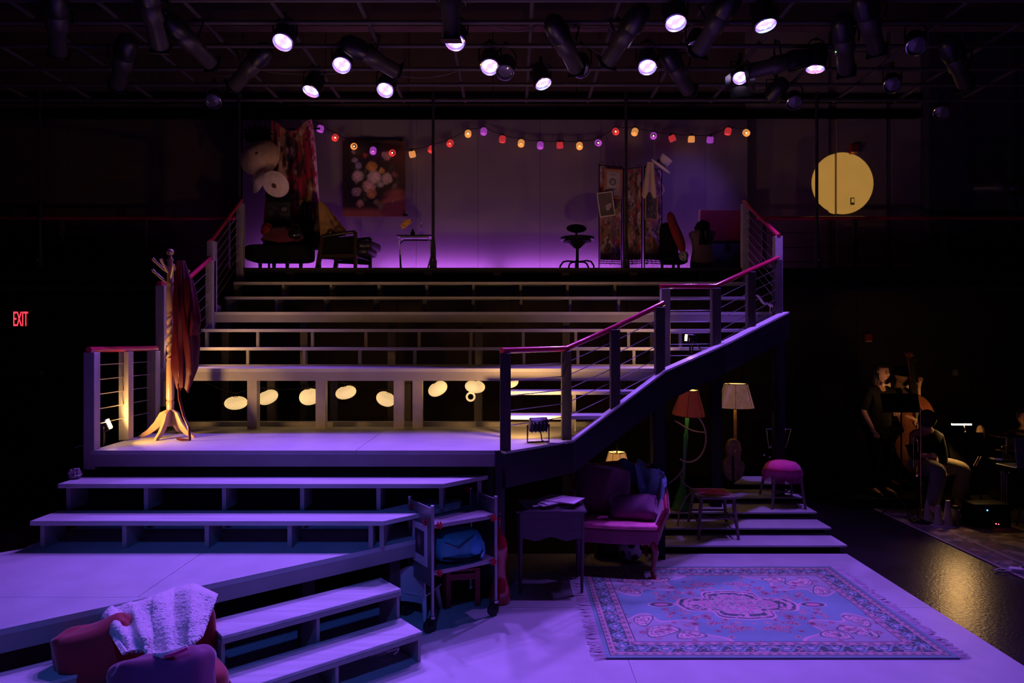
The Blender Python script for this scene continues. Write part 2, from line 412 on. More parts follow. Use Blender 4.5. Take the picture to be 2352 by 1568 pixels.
# --- LED battens on the balcony floor washing the backdrop from below
spec('led_batten', (.02, .02, .02), .5)
spec('led_violet', (.5, .3, .6), .4, emit=(.55, .12, .9), es=6)
for k in range(4):
    x = -3.05+k*1.9
    t = thing('led_batten', 'black floor LED batten washing the backdrop violet, number %s from the hats' % ['one', 'two', 'three', 'four'][k], 'stage light', (x, 10.1, 3.15), group='LED battens under the backdrop')
    MB().box((0, 0, .03), (1.75, .07, .06)).build('housing', 'led_batten', t)
    MB().box((0, .0, .0625), (1.7, .03, .004)).build('lens_strip', 'led_violet', t)
    e = (8, 7.6, 7.2, 4.6)[k]
    area((x, 10.13, 3.225), (x, 10.29, 3.36), e, (.60, .13, 1.0), 1.75, .03)
# --- ladder of low steps on the right
sd = thing('low_steps', 'five shallow grey steps behind the rug under the two stools', 'steps', (2.6, 7.2, 0)); o = sd.location.copy()
ssd = [6.98, 7.33, 7.67, 8.05, 8.45]; ssl = [1.15, 1.45, 1.72, 2.25, 2.75]; ssr = [3.43, 3.43, 3.43, 3.43, 3.43]
for i in range(5):
    z = .083*(i+1); y0 = ssd[i]; y1 = ssd[i]+.42
    pm([(ssl[i], y0), (ssr[i], y0), (ssr[i], y1), (ssl[i]+.25, y1)], z-.02, z, 'tread', 'stage_paint', sd, o, bevel=.002)
    pm([(ssl[i]+.05, y0+.10), (ssr[i]-.03, y0+.10), (ssr[i]-.03, y1-.06), (ssl[i]+.2, y1-.06)], z-.103 if i == 0 else z-.08, z-.0205, 'riser_box', 'black', sd, o)
# ================================================================== STRINGER AND RAILINGS
SA0 = Vector((-.05, 5.62, 1.26)); SA = Vector((.56, 6.25, 1.262)); SB = Vector((1.46, 6.49, 1.89)); SC = Vector((2.16, 6.88, 2.145)); SD = Vector((3.22, 7.93, 2.51))
st = thing('stair_stringer', 'long black stringer board climbing to the right above the armchair', 'stair stringer', (.5, 6.3, 0)); o = st.location.copy()
def board(p, q, h, th, name, mat, drop=0.0):
    p = Vector(p); q = Vector(q); d = (q-p); n = Vector((d.y, -d.x, 0)).normalized()
    a = Vector((0, 0, -drop)); b = Vector((0, 0, -h))
    return MB(o).slab([p+a, q+a, q+b, p+b], n*-th).build(name, mat, st)
for p, q in ((SA0, SA), (SA, SB), (SB, SC), (SC, SD)):
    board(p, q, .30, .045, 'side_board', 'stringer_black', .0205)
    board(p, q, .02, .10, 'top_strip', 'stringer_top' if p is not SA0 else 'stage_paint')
for q, z in ((Vector((1.46, 6.72, 0)), 1.6), (Vector((2.37, 7.85, 0)), 2.1), (SD+Vector((-.05, .1, 0)), 2.2)):
    MB(o).bx(q.x-.06, q.x+.06, q.y+.05, q.y+.15, 0, z).build('support_post', 'black', st)
MB(o).bx(-.14, -.06, 5.66, 5.74, .2, 1.255).build('corner_post', 'stringer_black', st)

def railing(name, label, posts, ncab=5, pr=.045, drop0=.13, step=.125, mats='post_grey', rails=None, group=None):
    """posts: (x,y,z_base,z_top); handrail runs over the tops"""
    th = thing(name, label, 'railing', (posts[0][0], posts[0][1], posts[0][2]), group=group); o = th.location.copy()
    ms = mats if isinstance(mats, list) else [mats]*len(posts)
    for (x, y, zb, zt), m in zip(posts, ms):
        MB(o).bx(x-pr, x+pr, y-pr, y+pr, zb, zt-.022).build('post', m, th, bevel=.004)
    for a, b in zip(posts[:-1], posts[1:]):
        for k in range(ncab):
            dz = drop0+k*step
            pa = Vector((a[0], a[1], a[3]-dz)); pb = Vector((b[0], b[1], b[3]-dz))
            MB(o).tube([pa, pb], .0045, 5, cap=False).build('cable', 'cable', th, smooth=True)
    pts = [Vector((p[0], p[1], p[3])) for p in posts]
    if rails: pts = [Vector(p) for p in rails]
    d0 = (pts[0]-pts[1]).normalized(); d1 = (pts[-1]-pts[-2]).normalized()
    pts = [pts[0]+d0*.05]+pts[1:-1]+[pts[-1]+d1*.05]
    MB(o).tube(pts, .026, 12).build('handrail', 'rail_red', th, smooth=True)
    return th
# left side
railing('railing', 'low handrail with cables beside the coat rack, left edge of its platform',
        [(-3.52, 5.72, 1.1, 2.096), (-3.55, 6.28, 1.26, 2.096), (-3.57, 6.80, 1.26, 2.096)], 5, mats='post_grey')
railing('railing', 'sloping left handrail behind the dark red robe',
        [(-3.60, 7.02, 1.5, 2.76), (-3.60, 7.42, 1.89, 2.78), (-3.62, 8.2, 2.3, 3.16)], 6)
railing('railing', 'steep left handrail at the top, ending beside the backdrop and straw hats',
        [(-3.62, 8.24, 2.40, 3.395), (-3.64, 9.15, 2.95, 4.035)], 7, step=.11)
# right side
railing('railing', 'right handrail over the black floodlight, level then climbing along the stringer',
        [(-.055, 5.69, 1.262, 2.09), (.50, 6.30, 1.262, 2.10), (.97, 6.44, 1.50, 2.30), (1.42, 6.57, 1.68, 2.515)], 5, mats=['post_dark', 'post_dark', 'post_dark', 'post_dark'])
railing('railing', 'right handrail, level then climbing to the far right corner of the stairs',
        [(1.56, 6.96, 1.89, 2.725), (2.08, 6.98, 1.89, 2.73), (2.62, 7.50, 2.10, 2.95), (3.10, 7.98, 2.31, 3.14)], 6, step=.115, mats=['post_grey', 'post_dark', 'post_dark', 'post_dark'])
railing('railing', 'short steep right handrail rising to the red board on the balcony',
        [(3.12, 8.02, 2.50, 3.42), (3.12, 9.15, 2.95, 4.03)], 7, step=.11)
# balcony railings along the back
for lab, x0, x1 in (('dim red balcony handrail left of the backdrop above the exit sign', -9.3, -4.15), ('dim red balcony handrail right of the backdrop under the yellow disc', 3.66, 9.3)):
    th = thing('balcony_railing', lab, 'railing', (x0, 10.2, 3.15)); o = th.location.copy()
    zt = PZ(501, 10.2)
    MB(o).tube([(x0, 10.2, zt), (x1, 10.2, zt)], .028, 10).build('handrail', 'rail_red', th, smooth=True)
    n = 5
    for k in range(n):
        x = x0+.1+(x1-x0-.2)*k/(n-1)
        MB(o).bx(x-.03, x+.03, 10.17, 10.23, 3.15, zt-.02).build('post', 'pipe_grey', th)
    for k in range(3):
        z = 3.35+k*.22; MB(o).tube([(x0, 10.2, z), (x1, 10.2, z)], .006, 5).build('cable', 'pipe_grey', th)
# tall pipes standing on the balcony edge
names = ['at the far left of the balcony', 'beside the straw hats', 'beside the tray table', 'in front of the folding screen', 'in front of the yellow disc']
for px, lab in zip((91, 549, 995, 1438, 1876), names):
    y = 9.22; x = PX(px, y)
    th = thing('grid_pipe', 'tall slim black pipe standing '+lab, 'pipe', (x, y, 3.15), group='pipes along the balcony edge'); o = th.location.copy()
    MB(o).tube([(x, y, 3.3), (x, y, GZ+.05)], .021, 10).build('pipe', 'pipe_black', th, smooth=True)
    MB(o).lathe([(.05, 0), (.05, .10), (.04, .12), (.035, .30), (.022, .42)], (x, y, 3.15), 12).build('socket', 'pipe_black', th, smooth=True)
    MB(o).ball((x, y-.048, 3.26), .012, 8, 5).build('bolt', 'steel', th, smooth=True)

# ================================================================== LIGHTING GRID
def grid_pipe(p, q, r, label):
    o_ = MB(p).tube([p, q], r, 8).build('lighting_grid_pipe', 'pipe_grey', None, smooth=True); o_.location = p
    return tag(o_, label, 'pipe', 'lighting grid pipes')
near = ['over the far left wall', 'left of the exit sign', 'over the exit sign', 'left of the coat rack', 'over the coat rack', 'over the straw hats', 'over the tapestry', 'over the armchair on the balcony',
        'over the flower painting', 'left of the middle lit lamp', 'just right of the middle lit lamp', 'over the swivel stool', 'over the folding screen', 'over the mannequin', 'over the right stair rail', 'over the yellow disc']
for i in range(16):
    x = -6.6+.85*i
    grid_pipe((x, 2.2, GZ), (x, 9.45, GZ), .024, 'dark grid pipe running front to back '+near[i])
for y, lb in ((4.6, 'nearest the audience'), (5.6, 'second from the audience'), (6.54, 'carrying the two highest lit lamps'), (7.0, 'carrying the middle lit lamp'), (7.56, 'behind the middle lit lamp'), (8.2, 'carrying the lowest lit lamps'), (8.7, 'carrying the hindmost unlit lamps'), (9.25, 'nearest the backdrop')):
    grid_pipe((-8.5, y, GZ-.05), (8.5, y, GZ-.05), .024, 'dark grid pipe running from side to side, the one '+lb)

spec('lamp_body', (.012, .012, .014), .35, var=.2)
spec('lens_lit', (.8, .8, .9), .2, emit=(.50, .30, 1.0), es=1.7)
spec('led_white', (.9, .9, .95), .2, emit=(.9, .85, 1.0), es=7)
spec('led_red', (.9, .2, .3), .2, emit=(1.0, .15, .45), es=4)
spec('led_blue', (.4, .5, .9), .2, emit=(.3, .55, 1.0), es=5)
spec('bezel', (.5, .5, .6), .18, .9, var=.05)
spec('lens_dark', (.10, .09, .14), .12, .0, coat=.6)
CROSS = (4.6, 5.6, 6.54, 7.0, 7.56, 8.2, 8.7, 9.25)
def par_lamp(label, px, py, d, target, lit=True, energy=0, r=.098, doors=False, group='violet LED par lamps on the grid'):
    d = min(CROSS, key=lambda y: abs(y-d))
    c = W(px, py, d)
    th = thing('par_lamp', label, 'stage light', c, group=group)
    dirv = (Vector(target)-c).normalized(); th.rotation_euler = dirv.to_track_quat('-Z', 'Y').to_euler()
    q = th.rotation_euler.to_matrix().inverted()
    # local: lens faces -Z at z=0
    hs = MB().lathe([(r*1.12, -.015), (r*1.16, .02), (r*1.14, .13), (r*1.0, .20), (r*.7, .25), (0.001, .26)], (0, 0, 0), 18, cap=False).build('housing', 'lamp_body', th, smooth=True)
    MB().lathe([(r*1.13, -.018), (r*1.01, -.024), (r*.93, .03), (r*.9, .05)], (0, 0, 0), 18, cap=False).build('reflector_rim', 'bezel', th, smooth=True)
    ln = MB().lathe([(.001, -.004), (r*.5, -.002), (r*.90, .008), (r*.92, .03)], (0, 0, 0), 18, cap=False).build('lens', 'lens_lit' if lit else 'lens_dark', th, smooth=True)
    if lit:
        for k in range(9):
            w = k*2*math.pi/8; rr = r*.58 if k < 8 else 0
            MB().ball((rr*math.cos(w), rr*math.sin(w), -.006), (r*.17, r*.17, .006), 8, 4).build('diode', ('led_white', 'led_blue', 'led_white', 'led_red')[k % 4] if k < 8 else 'led_red', ln, smooth=True)
    if doors:
        for k in range(4):
            w = k*math.pi/2
            m = Euler((0, 0, w)).to_matrix()
            poly = [m@Vector((r*1.15, -.09, -.02)), m@Vector((r*1.15, .09, -.02)), m@Vector((r*1.15+.07, .12, -.16)), m@Vector((r*1.15+.07, -.12, -.16))]
            MB().slab(poly, (0, 0, .003)).build('barn_door', 'lamp_body', th)
    # yoke up to the grid
    up = q@Vector((0, 0, 1)); sx = q@Vector((1, 0, 0))
    hgt = max(.14, GZ-.06-c.z)
    a = Vector((0, 0, .09))
    top = a+up*min(hgt, .22)
    pts = [a+sx*(r*1.25), a+sx*(r*1.25)+up*.14, top+sx*.05, top-sx*.05, a-sx*(r*1.25)+up*.14, a-sx*(r*1.25)]
    MB().tube(pts, .009, 6).build('yoke', 'lamp_body', th)
    MB().tube([top, a+up*max(hgt, .24)], .022, 8).build('clamp', 'lamp_body', th, smooth=True)
    if lit and energy:
        s = spot(c+dirv*.05, target, energy, VIOLET, 62, .85, .06); s.name = 'par_beam'
    return th
LITP = [ # px, py, label, target, energy
 (650, 95, 'lit LED par lamp, highest on the left half of the grid', (-2.6, 3.9, 0.6), 442),
 (785, 148, 'lit LED par lamp above and left of the pipe by the flower painting', (-1.7, 3.9, 0.3), 442),
 (715, 207, 'lit LED par lamp hanging lowest on the left, over the straw hats', (-3.2, 6.9, 2.0), 330),
 (885, 205, 'lit LED par lamp hanging low over the flower painting', (-1.9, 4.9, 0.9), 400),
 (1045, 95, 'lit LED par lamp near the middle with a bright cylinder above it', (-0.9, 4.2, 0.2), 442),
 (1125, 152, 'lit LED par lamp in the middle, between a higher and a lower one', (-0.2, 3.9, 0.0), 442),
 (1247, 190, 'lit LED par lamp hanging low in the middle of the grid', (1.6, 6.9, 1.6), 380),
 (1487, 152, 'lit LED par lamp just right of the pipe by the folding screen', (1.0, 4.4, 0.0), 459),
 (1552, 50, 'lit LED par lamp, left one of the two highest on the right', (1.5, 4.3, 0.0), 425),
 (1758, 55, 'lit LED par lamp, right one of the two highest on the right', (3.1, 5.2, 0.0), 560),
 (1873, 155, 'lit LED par lamp tilted away, farthest right of the lit ones', (2.75, 7.3, 0.2), 476)]
for px, py, lab, tg, e in LITP:
    d = F*3.05/(784-py)
    par_lamp(lab, px, py, d, tg, True, e)
par_lamp('lit LED lamp with open barn doors, glaring blue white above the red board', 1700, 177, 7.9, (1.4, 4.2, 0), True, 120, r=.085, doors=True)
par_lamp('LED par lamp seen from behind, turned to the right end of the backdrop', 1772, 222, 8.7, (2.5, 10.2, 4.1), True, 34)
DARKP = [(490, 232, 'unlit par lamp above the left balcony rail', (-2.5, 3, 0)), (2105, 105, 'unlit par lamp with a violet glint, high at the far right', (2, 2, 0)),
 (2050, 195, 'unlit par lamp with a blue lens below the far right one', (1.5, 2, 0)), (1825, 236, 'unlit multi-lens par lamp with orange glints', (2, 3, 0)),
 (2162, 258, 'unlit striped-lens lamp hanging lowest at the far right', (2.5, 3, 0)), (1335, 160, 'unlit lamp with a blue glint right of the middle', (.5, 4, 0)),
 (1160, 165, 'unlit dark lamp left of the middle cluster', (-.5, 4, 0)), (1600, 110, 'unlit lamp between the two highest lit ones', (1, 4, 0))]
for px, py, lab, tg in DARKP:
    par_lamp(lab, px, py, F*3.05/(784-py), tg, False, r=.09, group='unlit lamps on the grid')
# ellipsoidal profile spots, long tubes
spec('profile_body', (.05, .045, .04), .4, var=.3, scale=12)
def profile(label, px, py, d, rot):
    c = W(px, py, d); th = thing('profile_spot', label, 'stage light', c, group='profile spots on the grid'); th.rotation_euler = rot
    MB().lathe([(.075, -.30), (.085, -.28), (.08, -.05), (.10, -.03), (.10, .12), (.085, .14)], (0, 0, 0), 14).build('barrel', 'profile_body', th, smooth=True)
    MB().lathe([(.11, .14), (.12, .2), (.10, .34), (.05, .40), (.001, .41)], (0, 0, 0), 14).build('lamp_cap', 'lamp_body', th, smooth=True)
    MB().box((0, 0, -.305), (.19, .19, .01)).build('colour_frame', 'lamp_body', th)
    MB().lathe([(.001, -.3005), (.07, -.301)], (0, 0, 0), 12, cap=False).build('lens', 'lens_dark', th)
    MB().tube([(-.13, 0, .05), (-.13, .2, .05), (0, .28, .05), (.13, .2, .05), (.13, 0, .05)], .01, 6).build('yoke', 'lamp_body', th)
    if d < 9.3:
        q = Euler(rot).to_matrix(); top = c+q@Vector((0, .28, .05)); ys = min((4.6, 5.6, 6.54, 7.0, 7.56, 8.2, 8.7, 9.25), key=lambda y: abs(y-top.y)); qi = q.inverted()
        MB().tube([(0, .28, .05), tuple(qi@(Vector((top.x, ys, GZ-.05))-c))], .012, 6).build('hanger', 'lamp_body', th)
PROF = [(860, 135, 7.6, (R(75), 0, R(-52)), 'long profile spot slanting down right between two lit par lamps'),
 (1035, 12, 6.3, (R(12), 0, 0), 'upright pale cylinder profile spot above the middle lit par lamp'),
 (280, 150, 7.4, (R(60), 0, R(40)), 'profile spot at upper left with an orange glint'), (130, 60, 6.6, (R(55), 0, R(30)), 'profile spot nearest the upper left corner'),
 (440, 100, 7.0, (R(70), 0, R(-20)), 'profile spot above the coat rack'), (570, 160, 7.8, (R(60), 0, R(60)), 'profile spot beside the low left lit par lamp'),
 (350, 40, 6.4, (R(50), 0, R(10)), 'profile spot at the top edge, left side'), (1430, 90, 7.0, (R(60), 0, R(30)), 'profile spot right of the middle at the top'),
 (1300, 110, 7.0, (R(65), 0, R(-30)), 'profile spot over the low middle lit lamp'), (1640, 60, 6.6, (R(60), 0, R(20)), 'profile spot between the two highest lit par lamps'),
 (1560, 170, 7.9, (R(65), 0, R(-40)), 'profile spot under the left high lit lamp'), (1940, 110, 7.0, (R(60), 0, R(-30)), 'profile spot with tiny green and white status lights'),
 (1780, 150, 7.6, (R(80), 0, R(80)), 'profile spot lying sideways beside the barn door lamp'), (2000, 60, 6.6, (R(60), 0, R(-40)), 'profile spot at the upper right'),
 (2200, 150, 7.4, (R(60), 0, R(-50)), 'profile spot nearest the upper right corner'), (2290, 430, 9.6, (R(95), 0, R(60)), 'dark profile spot on the right balcony rail')]
for px, py, d, rt, lab in PROF: profile(lab, px, py, d, rt)
spec('led_green', (.1, .8, .2), .3, emit=(.1, 1, .2), es=5)
for nm, px, mt, lb in (('status_light', 1920, 'led_green', 'tiny green status light among the right lamps'), ('status_light', 1929, 'led_blue', 'tiny blue white status light among the right lamps')):
    c = W(px, 119, 7.0); b = MB(c).ball(c, .008, 8, 5).build(nm, mt); b.location = c; tag(b, lb, 'light')
# house-light domes at the top edge
for px, py, r, lab in ((735, -38, .32, 'large dark dome lamp at the top edge left of the middle'), (905, -30, .2, 'smaller dome lamp beside the large one at the top edge'), (1085, -28, .2, 'dome lamp at the top edge above the middle lit par lamp')):
    d = 6.4; c = W(px, py, d)
    th = thing('dome_lamp', lab, 'ceiling lamp', c)
    MB().lathe([(r, 0), (r*1.02, .02), (r*.9, .14), (r*.5, .26), (.04, .3)], (0, 0, 0), 28, cap=False).build('dome', 'lamp_body', th, smooth=True)
    MB().lathe([(.001, .06), (r*.6, .04), (r*.98, .0)], (0, 0, 0), 28, cap=False).build('reflector', 'pipe_grey', th, smooth=True)
    MB().tube([(0, 0, .3), (0, 0, 1.2)], .02, 8).build('stem', 'lamp_body', th)
# slack cables on the grid
def sag(p, q, s, n=10): return [Vector(p).lerp(Vector(q), i/n)-Vector((0, 0, s*4*(i/n)*(1-i/n))) for i in range(n+1)]
cbl = [((610, 150), (810, 152)), ((480, 150), (560, 152)), ((880, 152), (1050, 155)), ((1280, 60), (1450, 40)), ((1640, 200), (1790, 190)), ((150, 30), (300, 140)), ((1900, 80), (2050, 190)), ((1130, 60), (1240, 55)), ((1360, 110), (1430, 150)), ((300, 20), (420, 60))]
for i, (a, b) in enumerate(cbl):
    d = min(CROSS, key=lambda y: abs(y-F*3.25/(784-(a[1]+b[1])/2))); p = W(a[0], a[1], d); q = W(b[0], b[1], d); p.z = q.z = GZ-.075
    w_ = MB(p).tube(sag(p, q, .04+.02*(i % 3)), .007, 5).build('lamp_cable', 'pipe_grey', None, smooth=True); w_.location = p
    tag(w_, 'slack lamp cable on the grid, number %d counted from the list of left to right' % (i+1) if False else 'slack cable hanging between grid lamps near %s' % ['the low left lit lamp', 'the left profile spots', 'the flower painting', 'the top right of the middle', 'the barn door lamp', 'the upper left corner', 'the far right lamps', 'the bright cylinder', 'the folding screen pipe', 'the top edge at left'][i], 'cable', 'grid cables')
# ================================================================== FLOODLIGHTS ON THE STAIRS
spec('flood_glass', (1, .8, .5), .3, emit=(1.0, .58, .20), es=30)
WARM = (1.0, .52, .16)
def flood(label, loc, direction, energy, size=(.17, .12), emit=True, ang=150):
    th = thing('floodlight', label, 'floodlight', loc); dz = Vector(direction).normalized()
    th.rotation_euler = (0, 0, math.atan2(-dz.x, dz.y))
    pit = math.asin(dz.z); w, h = size; c = Vector((0, 0, .16))
    MB().box(c, (w, .07, h), rx=pit).build('housing', 'lamp_body', th, bevel=.008)
    m = Euler((pit, 0, 0)).to_matrix()
    for k in range(5): MB().box(c+m@Vector(((k-2)*w*.2, -.045, 0)), (w*.04, .03, h*.8), rx=pit).build('cooling_fin', 'lamp_body', th)
    MB().box(c+m@Vector((0, .045, 0)), (w*.86, .022, h*.8), rx=pit).build('glass', 'flood_glass', th)
    MB().tube([(-w*.6, 0, .16), (-w*.6, 0, .005), (w*.6, 0, .005), (w*.6, 0, .16)], .008, 6).build('bracket', 'lamp_body', th)
    MB().tube([(0, -.05, .12), (0, -.10, .03), (.05, -.14, .01), (.2, -.2, .008)], .006, 5).build('power_lead', 'lamp_body', th)
    p = Vector(loc)+Vector((0, 0, .16))+dz*.075
    area(p, p+dz, energy, WARM, w*.8, h*.7, 'flood_beam', ang)
    return th
flood('black floodlight seen from behind on the platform edge under the right handrail', (.235, 6.12, 1.262), (-.25, .80, .42), 12, (.17, .12))
flood('glowing floodlight on the far left edge of the coat rack platform', W(238, 1020, 5.98)+Vector((0, 0, .0)), (.68, .36, .30), 11, (.12, .10))
flood('glowing floodlight on the rail post behind the coat rack', (-3.56, 7.08, 1.90), (.8, .3, .3), 5, (.10, .12))
flood('small black floodlight sitting on the sloping stringer', W(1590, 812, 7.0)+Vector((0, .04, .0)), (-.9, .45, .1), 5, (.10, .08))
# ================================================================== PAINTED (PATTERNED) SHEETS
def paint_mesh(name, fn_pos, nx, ny, fn_col, mat, parent=None, o=(0, 0, 0), thick=0.0):
    """grid mesh with a colour per vertex: fn_col(U,V arrays in 0..1) -> rgb arrays"""
    mb = MB(o).grid(fn_pos, nx, ny, thick)
    ob = mb.build(name, mat, parent, smooth=True)
    u, v = np.meshgrid(np.arange(nx+1)/nx, np.arange(ny+1)/ny)
    c = fn_col(u, v).reshape(-1, 3)
    if thick: c = np.vstack([c, c])
    a = ob.data.color_attributes.new('paint', 'FLOAT_COLOR', 'POINT')
    a.data.foreach_set('color', np.hstack([c, np.ones((len(c), 1))]).astype(np.float32).ravel())
    return ob
def hashn(x, y, s=0):
    return np.modf(np.sin(x*127.1+y*311.7+s*74.7)*43758.5453)[0] % 1.0
def vnoise(x, y, s=0):
    xi = np.floor(x); yi = np.floor(y); xf = x-xi; yf = y-yi
    xf = xf*xf*(3-2*xf); yf = yf*yf*(3-2*yf)
    a = hashn(xi, yi, s); b = hashn(xi+1, yi, s); c = hashn(xi, yi+1, s); d = hashn(xi+1, yi+1, s)
    return (a*(1-xf)+b*xf)*(1-yf)+(c*(1-xf)+d*xf)*yf
def fbm(x, y, s=0): return .55*vnoise(x, y, s)+.3*vnoise(2.1*x, 2.1*y, s+1)+.15*vnoise(4.3*x, 4.3*y, s+2)
def mixc(c, m, col):
    m = np.clip(m, 0, 1)[..., None]; return c*(1-m)+np.array(col)*m
def blob(u, v, x, y, r, soft=.3, ax=1, ay=1):
    d = np.hypot((u-x)*ax, (v-y)*ay)/r; return np.clip((1-d)/soft, 0, 1)
def flower(c, u, v, x, y, r, col, core, k=6, ph=0, ay=1.0):
    du_, dv_ = u-x, (v-y)*ay; rr = np.hypot(du_, dv_); an = np.arctan2(dv_, du_)
    edge = r*(.90+.07*np.cos(k*an+ph)+.05*np.cos(2.7*k*an)); m = np.clip((edge-rr)/(r*.3), 0, 1)
    sh = .55+.32*np.cos(rr/r*11+1.4*np.sin(k*an+ph))
    c = c*(1-m[..., None])+(np.array(col)*sh[..., None])*m[..., None]
    return mixc(c, np.clip((r*.22-rr)/(r*.06), 0, 1), core)
spec('printed_fabric', (.5, .5, .5), .85, var=.08, scale=30, attr=True, bump=.12, bscale=250)
spec('printed_paper', (.5, .5, .5), .6, var=.04, scale=10, attr=True)
spec('rug_pile', (.5, .5, .5), .95, var=.06, scale=40, attr=True, bump=.3, bscale=500, sheen=.2)

# ================================================================== THINGS ON THE BALCONY
Z4 = LV['P4']
spec('dark_leather', (.016, .013, .015), .42, var=.2, bump=.1, bscale=40)
spec('dark_wood', (.022, .011, .007), .4, var=.3, scale=8, stretch=(1, 1, 8))
spec('straw', (.85, .66, .30), .75, var=.15, scale=14)
spec('straw_pale', (.88, .74, .56), .75, var=.12, scale=14)
spec('maroon_fabric', (.11, .006, .014), .85, var=.3, scale=9, sheen=.3)
spec('red_fabric', (.20, .006, .012), .8, var=.2, scale=6)
spec('mustard_cloth', (.42, .24, .085), .8, var=.15, scale=5)
spec('brown_cloth', (.10, .06, .025), .85, var=.3, scale=7)
spec('cream_cloth', (.75, .58, .34), .85, var=.1, scale=6)
spec('grey_fur', (.30, .29, .34), .95, var=.3, scale=12, bump=.8, bscale=50)
# ottoman bench
d = 9.45
t = thing('ottoman_bench', 'black upholstered ottoman bench on four legs under the straw hats', 'bench', (PX(644, d), d, Z4)); 
def rbox(w, dp, h, k=.12, n=6):  # superellipse cushion profile
    m = MB()
    def f(dv, p):
        e = .35; s = lambda a: math.copysign(abs(a)**e, a)
        return Vector((s(dv.x)*w/2, s(dv.y)*dp/2, s(dv.z)*h/2))
    return m, f
m, f = rbox(.89, .46, .235); m.ball((0, 0, .225), (1, 1, 1), 28, 14, fn=f); m.build('cushion', 'black_fabric', t, smooth=True)
for x in (-.235, -.13, .135, .245): MB().lathe([(.022, 0), (.03, .125)], (x, -.12 if x in (-.235, .135) else .12, 0), 8).build('leg', 'dark_wood', t)
# tapestry hanging behind it
def tapestry_pos(u, v):
    L = [(604, 575), (606, 500), (612, 420), (620, 340), (623, 277)]; Rr = [(746, 572), (738, 500), (733, 463), (725, 340), (716, 274)]
    def ev(P, v):
        k = v*(len(P)-1); i = min(int(k), len(P)-2); t_ = k-i
        return (P[i][0]*(1-t_)+P[i+1][0]*t_, P[i][1]*(1-t_)+P[i+1][1]*t_)
    a = ev(L, v); b = ev(Rr, v); px = a[0]*(1-u)+b[0]*u; py = a[1]*(1-u)+b[1]*u
    py += 26*v**8*math.sin(math.pi*u)**2
    y = 9.92+.05*math.sin(u*17+v*2)*(1.1-.5*v)+.02*math.sin(u*41+v*5)
    return W(px, py, y)
def tapestry_col(u, v):
    c = np.ones(u.shape+(3,))*np.array((.05, .03, .022))
    n = fbm(u*5+2, v*8, 3); c = mixc(c, (n-.42)*9, (.30, .17, .085)); n2 = fbm(u*6+9, v*9+4, 8); c = mixc(c, (n2-.52)*10, (.30, .018, .04))
    n3 = fbm(u*7+3, v*11+7, 12); c = mixc(c, (n3-.60)*12, (.52, .34, .25)); n4 = fbm(u*12, v*16, 20); c = mixc(c, (n4-.62)*12, (.02, .012, .015))
    c = mixc(c, (u-.9)*60, (.40, .03, .09)); k = fbm(u*30, v*40, 31); c = mixc(c, np.where(u > .9, (k-.5)*12, 0), (.65, .42, .45)); c = mixc(c, (u-.985)*200, (.75, .55, .6))
    return np.clip(c*1.6, 0, .9)
P = W(675, 575, 9.9)
tp = paint_mesh('tapestry', tapestry_pos, 60, 110, tapestry_col, 'printed_fabric', None, P, .006); tp.location = P
tag(tp, 'tall dark red and cream figured tapestry draped beside the straw hats', 'tapestry')
# stand that carries hats and tapestry
t = thing('hat_stand', 'dark slim stand behind the straw hats and tapestry', 'stand', (PX(618, 10.05), 10.05, Z4))
MB().tube([(0, 0, .02), (0, 0, 2.15)], .018, 8).build('pole', 'black', t); MB().lathe([(.2, 0), (.2, .02), (.03, .05)], (0, 0, 0), 18).build('base', 'black', t)
MB().tube([(-.15, 0, 2.12), (.75, 0, 2.15)], .014, 8).build('crossbar', 'black', t)
for px, py, dd in ((597, 362, 9.77), (592, 416, 9.62), (633, 423, 9.54)):
    q = W(px, py, dd)-t.location; MB().tube([(0, 0, q.z-.05), tuple(q)], .01, 6).build('hook', 'black', t)
# hats
def ridged(r0, crown, cr, rings, brim_drop, hole=False):
    pr = []
    n = rings*4
    for i in range(n+1):
        q = i/n; r = r0*(1-q); 
        base = crown*(1-(r/r0)**2)
        pr.append((max(r, .0015), base+.0035*math.sin(q*rings*2*math.pi)))
    return pr
def hat(label, px, py, d, r0, crown, rot, mat, rings=14, cr=.45, drop=.06, hole=None):
    c = W(px, py, d); t = thing('straw_hat', label, 'hat', c, group='straw hats'); t.rotation_euler = rot
    MB().lathe(ridged(r0, crown, cr, rings, drop), (0, 0, 0), 40).build('brim_and_crown', mat, t, smooth=True)
    if hole: MB().lathe([(.001, 0), (hole, -.004)], (0, 0, crown+.006), 18, cap=False).build('crown_opening', 'brown_cloth', t)
    return t
hat('largest straw hat, wide yellow brim tilted to the left', 597, 362, 9.66, .285, .12, (R(72), R(-22), R(4)), 'straw', 18, .35, .09, hole=.02)
hat('small pale straw hat tilted to the left under the largest one', 592, 416, 9.52, .17, .05, (R(78), R(-28), R(-34)), 'straw_pale', 12, .4, .03)
hat('small round straw hat facing forward with a dark centre', 633, 423, 9.5, .19, .06, (R(122), R(8), R(0)), 'straw_pale', 12, .3, .05, hole=.035)
c = W(592, 312, 9.9); t = thing('feather_hat', 'dark feathery hat above the largest straw hat', 'hat', c)
MB().ball((0, 0, 0), (.18, .12, .12), 20, 12, fn=lambda dv, p: p*(1+.25*mnoise.noise(dv*4))).build('crown', 'black_fabric', t, smooth=True)
for k in range(14):
    w = k*.45; MB().tube([(.12*math.cos(w), 0, .06*math.sin(w)), (.2*math.cos(w), -.03, .13*math.sin(w)+.03), (.25*math.cos(w), -.05, .15*math.sin(w))], [.012, .018, .002], 5).build('feather', 'black_fabric', t)
